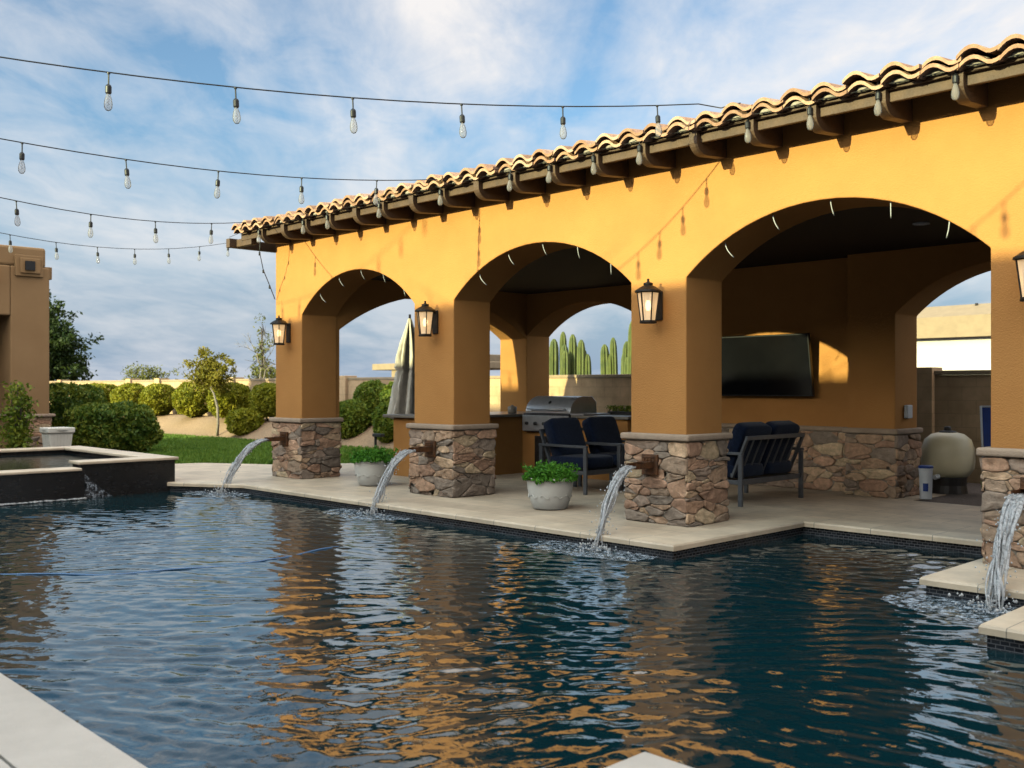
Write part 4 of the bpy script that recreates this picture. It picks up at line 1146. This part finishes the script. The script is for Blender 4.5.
# ------------------------------------------------------------------ planting
def superblob(mb, rr, n, c, h, s, e=.75, seed=0, up=.2, shell=.82):
    """leaves filling the outer shell of a rounded clipped shape, thinned by noise"""
    k = 0; tries = 0
    while k < n and tries < n * 6:
        tries += 1
        d = Vector((rr.gauss(0, 1), rr.gauss(0, 1), rr.gauss(0, 1))).normalized()
        q = (abs(d.x) ** (2 / e) + abs(d.y) ** (2 / e) + abs(d.z) ** (2 / e)) ** (-e / 2)
        d = d * q
        bump = 1 + .13 * noise.noise(Vector((d.x * 2.1 + seed, d.y * 2.1, d.z * 2.1))) + .07 * noise.noise(d * 5 + Vector((seed, 1, 2)))
        R = (shell + (1 - shell) * rr.random() ** .5) * bump
        p = Vector((c[0] + d.x * h[0] * R, c[1] + d.y * h[1] * R, c[2] + d.z * h[2] * R))
        leaf(mb, rr, p, s * rr.uniform(.6, 1.3), up); k += 1
def hedge_ball(name, label, group, x, y, z0, z1, w, m, n=6500, s=.050, e=.7, trunk=True, cat='shrub', depth=None):
    root = empty(name, (x, y, z0 - .06)); tag(root, label, cat, group)
    rr = random.Random(int(abs(x) * 100)); H = (z1 - z0) / 2
    mb = MB(); superblob(mb, rr, n, (0, 0, H * 1.08), (w / 2, (depth or w) / 2, H * .98), s, e, x)
    # dense twig core so no light passes straight through
    core = MB(); prof = [(0, .34 * H)] + [(w * .31 * math.sin(PI * (k + .5) / 8), H * 1.02 - H * .62 * math.cos(PI * (k + .5) / 8)) for k in range(8)] + [(0, H * 1.66)]
    mb.build('foliage', m, root, weld=False, recalc=False)
    core.lathe(prof, (0, 0, 0), 12); core.build('branches', m, root, smooth=True)
    if trunk:
        st = MB()
        for k in range(4):
            a = k * 1.6 + x; st.tube([(.04 * math.cos(a), .04 * math.sin(a), -.1), (.16 * math.cos(a), .16 * math.sin(a), .45 * H)], .022, 6)
        st.build('stem', M['darkbark'], root, smooth=True, weld=False)
    return root
GH = 'clipped hedge shrubs along the back wall'
HD = [(-36.9, 14.35, .72, 1.56, 1.5, 'leftmost clipped shrub of the sunlit hedge row, half behind the dark bush', .6), (-33.9, 14.3, .52, 1.54, 1.3, 'second clipped sunlit shrub from the left in the hedge row', .7),
      (-31.7, 14.3, .48, 1.53, 1.2, 'third clipped sunlit shrub from the left in the hedge row', .7), (-29.2, 14.3, .5, 1.56, 1.25, 'round clipped sunlit shrub just left of the young tree', .72),
      (-26.95, 14.35, .5, 1.55, 1.32, 'clipped sunlit shrub just behind the leaning pale trunk', .7), (-24.8, 14.4, .6, 1.52, 1.05, 'clipped sunlit shrub touching the leftmost arch pier', .7)]
for (x, y, a, b, w_, lab, e_) in HD: hedge_ball('clipped_shrub', lab, GH, x, y, a, b, w_ * .93, M['leaf_hedge'], e=e_ + .12)
hedge_ball('clipped_shrub', 'small low rounded shrub in front of the hedge row beside the leftmost pier', GH, -24.95, 13.75, .10, .82, .9, M['leaf_hedge'], 4200)
GA = 'clipped shrubs seen through the left arch'
for (x, y, a, b, w_, lab) in [(-20.1, 13.95, .12, 1.10, 1.0, 'large rounded green shrub at the left inside the left arch'), (-20.2, 14.65, .5, 1.56, 1.05, 'green shrub topping the bank at the left inside the left arch'),
                              (-18.9, 14.55, .55, 1.58, 1.05, 'rounded green shrub highest on the bank in the left arch'), (-18.35, 13.85, .1, 1.12, .92, 'rounded green shrub beside the closed umbrella'),
                              (-17.3, 14.5, .4, 1.55, 1.1, 'green shrub behind the closed umbrella')]:
    hedge_ball('clipped_shrub', lab, GA, x, y, a, b, w_ * .94, M['leaf_bush'], 6000, .048, .9)
hedge_ball('dark_bush', 'large dark green bush with yellow specks behind the spa', 'dark bushes by the tan house', -21.0, 8.45, 0, 1.06, 1.5, M['leaf_dark'], 15000, .050, .62, False, 'bush', 1.75)
hedge_ball('dark_bush', 'taller dark rounded bush against the corner of the tan house', 'dark bushes by the tan house', -23.5, 8.45, 0, 1.48, 1.6, M['leaf_dark'], 11000, .055, .7, False, 'bush')
# yellow flecks of bloom on the big bush are part of its mesh colours via a few pale leaves
def tree(name, label, x, y, z0, trunk_pts, trunk_r, blobs, m, n, s, bark='darkbark', group=None, cat='tree', shell=.25, limbs=6, seed=1):
    root = empty(name, (x, y, z0)); tag(root, label, cat, group); rr = random.Random(seed)
    mb = MB(); k = len(trunk_pts)
    mb.tube(trunk_pts, [trunk_r * (1 - .6 * i / max(1, k - 1)) for i in range(k)], 8)
    top = Vector(trunk_pts[-1]); mid = Vector(trunk_pts[len(trunk_pts) // 2])
    for b in blobs:
        c = Vector(b[0]); st = mid.lerp(top, rr.uniform(.2, 1)); q = st.lerp(c, .5) + Vector((rr.gauss(0, .1), rr.gauss(0, .1), .1))
        mb.tube([st, q, c], [trunk_r * .45, trunk_r * .3, trunk_r * .12], 6)
        for j in range(limbs):
            e = c + Vector((rr.uniform(-1, 1) * b[1][0], rr.uniform(-1, 1) * b[1][1], rr.uniform(-.6, 1) * b[1][2])) * .8
            mb.tube([q.lerp(c, rr.random()), e], [trunk_r * .16, trunk_r * .05], 4)
    mb.build('trunk', M[bark], root, smooth=True, weld=False)
    mb = MB(); vol = sum(b[1][0] * b[1][1] * b[1][2] for b in blobs)
    for i, b in enumerate(blobs):
        nn = int(n * (b[1][0] * b[1][1] * b[1][2]) / vol)
        cl = [Vector((rr.gauss(0, .5) * b[1][0], rr.gauss(0, .5) * b[1][1], rr.gauss(0, .5) * b[1][2])) + Vector(b[0]) for _ in range(max(6, nn // 45))]
        for j in range(nn):
            c = cl[j % len(cl)]; r0 = max(b[1]) * .17
            leaf(mb, rr, c + Vector((rr.gauss(0, r0), rr.gauss(0, r0), rr.gauss(0, r0 * .8))), s * rr.uniform(.6, 1.3), .1)
    mb.build('crown', m, root, weld=False, recalc=False)
    return root
# big dark tree behind the house (px 50-90)
tree('broadleaf_tree', 'tall dark tree rising behind the corner of the tan house', -46.1, 15.3, 0, [(0, 0, 0), (.1, 0, 1.6), (0, .2, 3.0)], .18,
     [((0, 0, 2.4), (1.1, 1.1, 1.0)), ((.3, .2, 3.6), (1.0, 1.0, 1.0)), ((-.9, -.3, 3.3), (1.0, 1.0, 1.0)), ((-.6, 0, 4.6), (.7, .7, .8)), ((.8, .3, 2.9), (.7, .7, .7)), ((-1.2, -.3, 5.4), (.7, .7, .6)), ((.1, .1, 4.5), (.7, .7, .7)), ((-.6, 0, 2.4), (1.0, 1.0, .9)), ((.5, .9, 3.1), (.9, .9, 1.0)), ((.5, .8, 2.1), (.9, .9, .8)), ((.2, .4, 4.2), (.7, .7, .7))], M['leaf_tree'], 24000, .095, seed=4)
tree('leafy_tree', 'low rounded pale green tree crown beyond the back wall', -42.9, 18.9, 0, [(0, 0, 0), (0, 0, 1.2)], .12, [((0, 0, 1.75), (.95, .95, .65)), ((.5, .2, 1.5), (.6, .6, .5)), ((-.6, -.2, 1.5), (.6, .6, .5))], M['leaf_pale'], 2600, .06, seed=6)
tree('young_tree', 'young yellow green tree with leaning pale trunk in front of the hedge row', -26.1, 13.45, .02, [(.1, .0, 0), (.16, 0, .35), (.12, 0, .8), (-.1, 0, 1.2), (-.45, 0, 1.5), (-.62, 0, 1.9)], .045,
     [((-.55, 0, 1.75), (.48, .48, .42)), ((-.70, .1, 2.15), (.30, .30, .38)), ((-.15, .1, 1.6), (.40, .40, .26)), ((.3, .1, 1.85), (.30, .30, .30)), ((-.35, .1, 2.0), (.3, .3, .3))], M['leaf_yel'], 5200, .048, 'bark', seed=9, limbs=4)
tree('desert_tree', 'sparse twiggy yellow green tree behind the leftmost arch pier', -33.1, 18.95, 0, [(0, 0, 0), (.05, 0, 1.2), (-.1, .05, 2.4), (-.05, 0, 3.6)], .07,
     [((-.1, 0, 2.0), (.6, .6, .6)), ((.6, .1, 1.8), (.6, .6, .5)), ((.15, 0, 2.6), (.4, .4, .5)), ((.0, .1, 3.4), (.3, .3, .6))], M['leaf_pale'], 1500, .055, seed=12, limbs=12)
def bare_tree(label, x, y, z0, h, seed, spread=.6):
    root = empty('bare_tree', (x, y, z0)); tag(root, label, 'tree', 'bare trees beyond the back wall'); rr = random.Random(seed); mb = MB()
    def grow(p, d, L, r, dep):
        q = p + d * L; mb.tube([p, p.lerp(q, .5) + Vector((rr.gauss(0, .03), rr.gauss(0, .03), 0)) * L, q], [r, r * .8, r * .6], 5)
        if dep == 0: return
        for k in range(rr.choice([2, 3, 3])):
            nd = (d + Vector((rr.gauss(0, spread), rr.gauss(0, spread), rr.gauss(.05, .4)))).normalized(); grow(q, nd, L * rr.uniform(.6, .8), r * .55, dep - 1)
    grow(Vector((0, 0, 0)), Vector((0, 0, 1)), h * .32, h * .018, 5)
    mb.build('trunk', M['bark'], root, smooth=True, weld=False)
bare_tree('bare grey twiggy tree seen low through the left arch', -28.2, 19.7, 0, 2.2, 3, .75)
bare_tree('bare grey twiggy tree rising behind the leftmost arch pier', -32.6, 18.5, 0, 3.9, 8, .5)
# columnar cacti
def cactus(label, x, y, stems, seed):
    root = empty('column_cactus', (x, y, 0)); tag(root, label, 'cactus', 'column cacti beyond the back wall'); rr = random.Random(seed)
    for (dx_, dy_, h) in stems:
        mb = MB(); n = 18; r0 = rr.uniform(.085, .115); prof = [(.9, 0), (1, .3 * h), (1.0, .8 * h), (.92, .92 * h), (.7, .97 * h), (.3, h), (0, h + .01)]; lx, ly = rr.gauss(0, .05), rr.gauss(0, .05)
        for (r, z) in prof:
            for k in range(n): a = 2 * PI * k / n; R = r * r0 * (1.12 if k % 2 else .82); mb.v.append((dx_ + lx * z / h + R * math.cos(a), dy_ + ly * z / h + R * math.sin(a), z))
        for i in range(len(prof) - 1):
            for k in range(n): k2 = (k + 1) % n; mb.f.append((i * n + k, i * n + k2, (i + 1) * n + k2, (i + 1) * n + k))
        mb.build('stem', M['cactus'], root, smooth=False, weld=False)
cactus('dense cluster of column cacti at the left of the grill arch', -16.75, 18, [(-.42, 0, 2.6), (-.26, .2, 2.78), (-.08, 0, 2.45), (.05, .25, 2.62), (.2, .05, 2.7), (.34, .2, 2.35), (.5, 0, 2.55), (.66, .1, 2.2), (-.55, .15, 2.3), (.12, -.15, 2.3)], 2)
cactus('open cluster of column cacti in the middle of the grill arch', -15.3, 18.2, [(-.28, 0, 2.42), (-.14, .1, 2.2), (.0, 0, 2.58), (.16, .15, 2.25), (.28, 0, 2.48), (-.4, .1, 2.05), (.4, .1, 2.1)], 5)
cactus('tall column cactus against the stone pier edge of the grill arch', -14.72, 18, [(0, 0, 2.95), (.14, .1, 2.5), (-.12, .1, 2.1)], 7)

# ------------------------------------------------------------------ neighbours
root = empty('neighbour_house', (0, 0, 0)); tag(root, 'white walled neighbour house with low tan roof seen past the filter tank', 'house')
mb = MB(); mb.box(-20.5, -3, 40, 50, 0, 3.36); mb.build('wall', M['nbr_wall'], root)
mb = MB()
a0, a1, b0, b1 = -20.9, -2.5, 39.5, 50.5
V = [(a0, b0, 3.36), (a1, b0, 3.36), (a1, b1, 3.36), (a0, b1, 3.36), (a0, b0, 4.15), (a1, b0, 4.3), (a1, b1, 4.3), (a0, b1, 4.15), (a0 + 2.6, b0 + 1.5, 4.72), (a1 - 3, b0 + 1.5, 4.8), (a1 - 3, b1 - 3, 4.8), (a0 + 2.6, b1 - 3, 4.72)]
mb.add(V, [(3, 2, 1, 0), (0, 1, 5, 4), (1, 2, 6, 5), (2, 3, 7, 6), (3, 0, 4, 7), (4, 5, 9, 8), (5, 6, 10, 9), (6, 7, 11, 10), (7, 4, 8, 11), (8, 9, 10, 11)])
rf = mb.build('roof', M['nbr_roof'], root)
mb = MB(); mb.tube([(-15.6, 40.8, 4.3), (-15.6, 40.8, 4.75)], .06, 8); mb.tube([(-16.3, 41, 4.4), (-15.0, 41, 4.42)], .02, 6); mb.build('vent_pipe', M['iron'], rf, weld=False)
mb = MB(); mb.box(-9.5, -8.0, 39.97, 40.03, 1.0, 2.2); mb.build('window', M['glassdark'], root)
root = empty('neighbour_ramada', (-35.3, 30, 0)); tag(root, 'flat roofed tan ramada far beyond the left arch', 'ramada')
mb = MB(); mb.box(-3.4, 4, -2, 2, 2.2, 2.5); mb.box(-.2, 3, -1, 1, 2.5, 2.85); mb.build('roof', M['nbr_roof'], root, bevel=.03, weld=False)
for (x, y) in ((-1.8, -1.6), (3.6, -1.6), (-1.8, 1.6), (3.6, 1.6)):
    mb = MB(); mb.box(x - .25, x + .25, y - .25, y + .25, 0, 2.2); mb.build('post', M['nbr_roof'], root)

# ------------------------------------------------------------------ raised spa
root = empty('raised_spa', (0, 0, 0)); tag(root, 'raised black tiled spa with pale coping spilling into the pool', 'spa')
mb = MB()
mb.box(-14.28, -13.98, 5.2, 6.56, -1.0, .325)        # tall block at the right
mb.box(-14.12, -13.84, 1.6, 5.2, -1.0, .25)            # spill wall, lower and slightly proud
mb.box(-17.6, -14.28, 6.26, 6.56, -.5, .325); mb.box(-17.75, -17.45, 1.6, 6.56, -.5, .325); mb.box(-17.6, -14.1, 1.6, 1.9, -.5, .325); mb.box(-17.5, -14.1, 1.8, 6.4, -.5, .0)
mb.build('tiled_wall', M['spa_tile'], root, weld=False)
mb = MB()
mb.box(-14.33, -13.93, 5.16, 6.60, .327, .37); mb.box(-17.80, -14.33, 6.20, 6.60, .327, .37); mb.box(-17.80, -17.40, 1.5, 6.20, .327, .37)
b = mb.build('spa_coping', M['coping'], root, bevel=.012, weld=False)
mb = MB(); mb.box(-14.17, -13.80, 1.5, 5.155, .252, .292); mb.build('spill_edge', M['coping'], root, bevel=.012)
mb = MB(); mb.add([(-17.45, 1.9, .272), (-14.1, 1.9, .272), (-14.1, 6.28, .272), (-17.45, 6.28, .272)], [(0, 1, 2, 3)]); mb.build('spa_water', M['spa_water'], root)
# thin film of water running down by the step of the spill wall
mb = MB(); rr = random.Random(31)
nr = 14
for r in range(nr + 1):
    t = r / nr; zt = .24 + (WZ - .24) * t; ya, yb = 5.205, 5.23 + .40 * t ** 1.3
    for k in range(13):
        q = k / 12; mb.v.append((-13.972 + .05 * t * (1 - q) + .012 * noise.noise(Vector((q * 7, t * 2.5, 5))), ya + (yb - ya) * q, zt + .01 * noise.noise(Vector((q * 9, t * 4, 1)))))
for r in range(nr):
    for k in range(12): mb.f.append((r * 13 + k, r * 13 + k + 1, (r + 1) * 13 + k + 1, (r + 1) * 13 + k))
o = mb.build('waterfall', M['foam'], None, smooth=True, weld=False, recalc=False); tag(o, 'thin trickle running down the black spa wall', 'waterfall', 'water falling from the pier spouts')
mb = MB()
for k in range(230):
    y0 = rr.uniform(1.7, 5.2); r = rr.uniform(.01, .028); mb.lathe([(0, -r * .4), (r, 0), (r * .7, r * .5), (0, r * .7)], (-13.81 + abs(rr.gauss(0, .03)), y0, WZ + .012), 7, 1.0, 1.8)
o = mb.build('foam', M['stream'], root, smooth=True, weld=False)

# planter and shrub beside the house
root = empty('urn_planter', (-19.05, 6.66, 0)); tag(root, 'white rimmed square tapered planter behind the spa', 'planter')
mb = MB(); mb.lathe([(0, 0), (.22, 0), (.23, .03), (.295, .54), (.335, .56), (.34, .64), (.325, .655), (.30, .64), (.28, .6), (0, .6)], (0, 0, 0), 4, rot=PI / 4); mb.build('pot', M['white'], root, bevel=.012)
mb = MB()
for k in range(7):
    for sgn in (0, 1): 
        u = -.145 + .29 * k / 6
        if sgn: mb.beam((u, -.164, .05), (u * 1.25, -.208, .52), .02, .012, (0, 1, 0))
        else: mb.beam((.164, u, .05), (.208, u * 1.25, .52), .02, .012, (1, 0, 0))
mb.build('rib', M['white'], root, weld=False)
mb = MB(); mb.lathe([(0, .59), (.27, .605)], (0, 0, 0), 12); mb.build('soil', M['darkgravel'], root)
root = empty('tall_shrub', (-19.95, 6.25, 0)); tag(root, 'slender green shrub growing against the tan house', 'shrub'); rr = random.Random(17); mb = MB(); mb2 = MB()
for s in range(9):
    a = rr.uniform(0, 6.28); R = rr.uniform(.05, .32); hgt = rr.uniform(.9, 1.5); mb2.tube([(R * .3 * math.cos(a), R * .3 * math.sin(a), -.03), (R * math.cos(a), R * math.sin(a), hgt)], .012, 5)
    for k in range(230):
        t = rr.uniform(.12, 1.02); leaf(mb, rr, (R * t * math.cos(a) + rr.gauss(0, .10), R * t * math.sin(a) + rr.gauss(0, .10), hgt * t + rr.gauss(0, .04)), rr.uniform(.03, .06), .2)
mb2.build('stem', M['darkbark'], root, smooth=True, weld=False); mb.build('foliage', M['leaf_bush'], root, weld=False, recalc=False)

# ------------------------------------------------------------------ tan house at the left
root = empty('tan_house', (0, 0, 0)); tag(root, 'tan stucco flat roofed house with stone base at the left', 'house')
HX = -20.9
mb = MB()
mb.box(-26.0, HX, 6.42, 7.16, -.05, 3.80); mb.box(-26.0, HX, 1.5, 6.42, 2.81, 3.80); mb.box(-26.0, HX - .7, 1.5, 6.42, -.05, 2.81); mb.box(-26.0, HX, -6, 1.5, -.05, 3.8)
mb.build('wall', M['house_stucco'], root, bevel=.03, weld=False)
mb = MB(); mb.box(-26.0, HX - .03, -6, 7.10, 3.802, 4.20); mb.build('parapet', M['house_stucco'], root, bevel=.05)
mb = MB()
mb.box(HX - .1, HX + .05, 6.50, 7.02, 3.60, 4.02); mb.box(HX + .05, HX + .09, 6.58, 6.96, 3.66, 3.96)
sc_ = mb.build('roof_scupper', M['house_stucco'], root, bevel=.012, weld=False)
mb = MB(); mb.box(-22.2, -21.6, 7.16, 7.22, 3.60, 4.0); mb.box(-22.05, -21.75, 7.2, 7.5, 3.66, 3.92)
mb.build('roof_scupper', M['house_stucco'], root, bevel=.012, weld=False)
mb = MB(); mb.box(HX + .085, HX + .13, 6.66, 6.84, 3.72, 3.90); mb.build('scupper_mouth', M['black'], sc_)
mb = MB(); mb.box(HX - .705, HX - .69, 2.4, 5.4, .1, 2.3); mb.build('window', M['glassdark'], root)
rng_ = random.Random(91); mb = MB()
stone_face(mb, rng_, .74, .80, lambda u, z, n: (HX + .01 + n, 6.42 + u, z), 91)
stone_face(mb, rng_, 2.4, .80, lambda u, z, n: (HX - .01 - u, 7.17 + n, z), 92)
sb = mb.build('stone_base', M['stone'], root, smooth=True, weld=False)
mb = MB(); mb.box(-23.4, HX + .08, 6.40, 7.25, .80, .86); mb.build('cap_stone', M['cap'], sb, bevel=.015)
o = copy_tree(L0); o.location = (HX + .002, 6.02, 3.66); o.rotation_euler = (0, 0, PI / 2); tag(o, 'dark lantern on the tan house at the left picture edge', 'lantern', 'black iron lanterns on the pavilion piers')
o['group'] = 'house lanterns'

# ------------------------------------------------------------------ main house across the pool (behind the viewer); its roofline shades the pavilion's foot
root = empty('main_house', (0, 0, 0)); tag(root, 'two storey tan main house across the pool behind the viewer', 'house')
mb = MB(); mb.box(-26.5, 20, -18, -7, -.05, 5.55); mb.build('wall', M['house_stucco'], root, bevel=.03)
mb = MB(); mb.box(-26.6, 20.1, -18.1, -6.9, 5.553, 5.69); mb.build('parapet', M['house_stucco'], root, bevel=.02)
for x in (-20, -14, -8, -2, 4, 10):
    mb = MB(); mb.box(x, x + 2.2, -7.02, -6.96, .3, 2.5); f = mb.build('window', M['iron'], root)
    mb = MB(); mb.box(x + .08, x + 2.12, -6.975, -6.94, .38, 2.42); mb.build('pane', M['glassdark'], f)

# cleaner hose lying on the water
mb = MB(); hp = [(-9.6, 2.1), (-8.77, 2.61), (-8.15, 3.19), (-7.88, 3.92), (-7.79, 4.43), (-7.94, 5.04), (-8.07, 5.58)]
pts = []
for k in range(len(hp) - 1):
    for t in range(8):
        f = t / 8; pts.append((hp[k][0] + (hp[k + 1][0] - hp[k][0]) * f, hp[k][1] + (hp[k + 1][1] - hp[k][1]) * f, WZ + .0 + .006 * math.sin((k + f) * 5.1)))
mb.tube(pts, .008, 8)
o = mb.build('pool_hose', surf('hose_vinyl', (.10, .20, .36), (.08, .16, .30), 8, .4), smooth=True); tag(o, 'thin blue cleaner hose floating across the pool', 'hose')
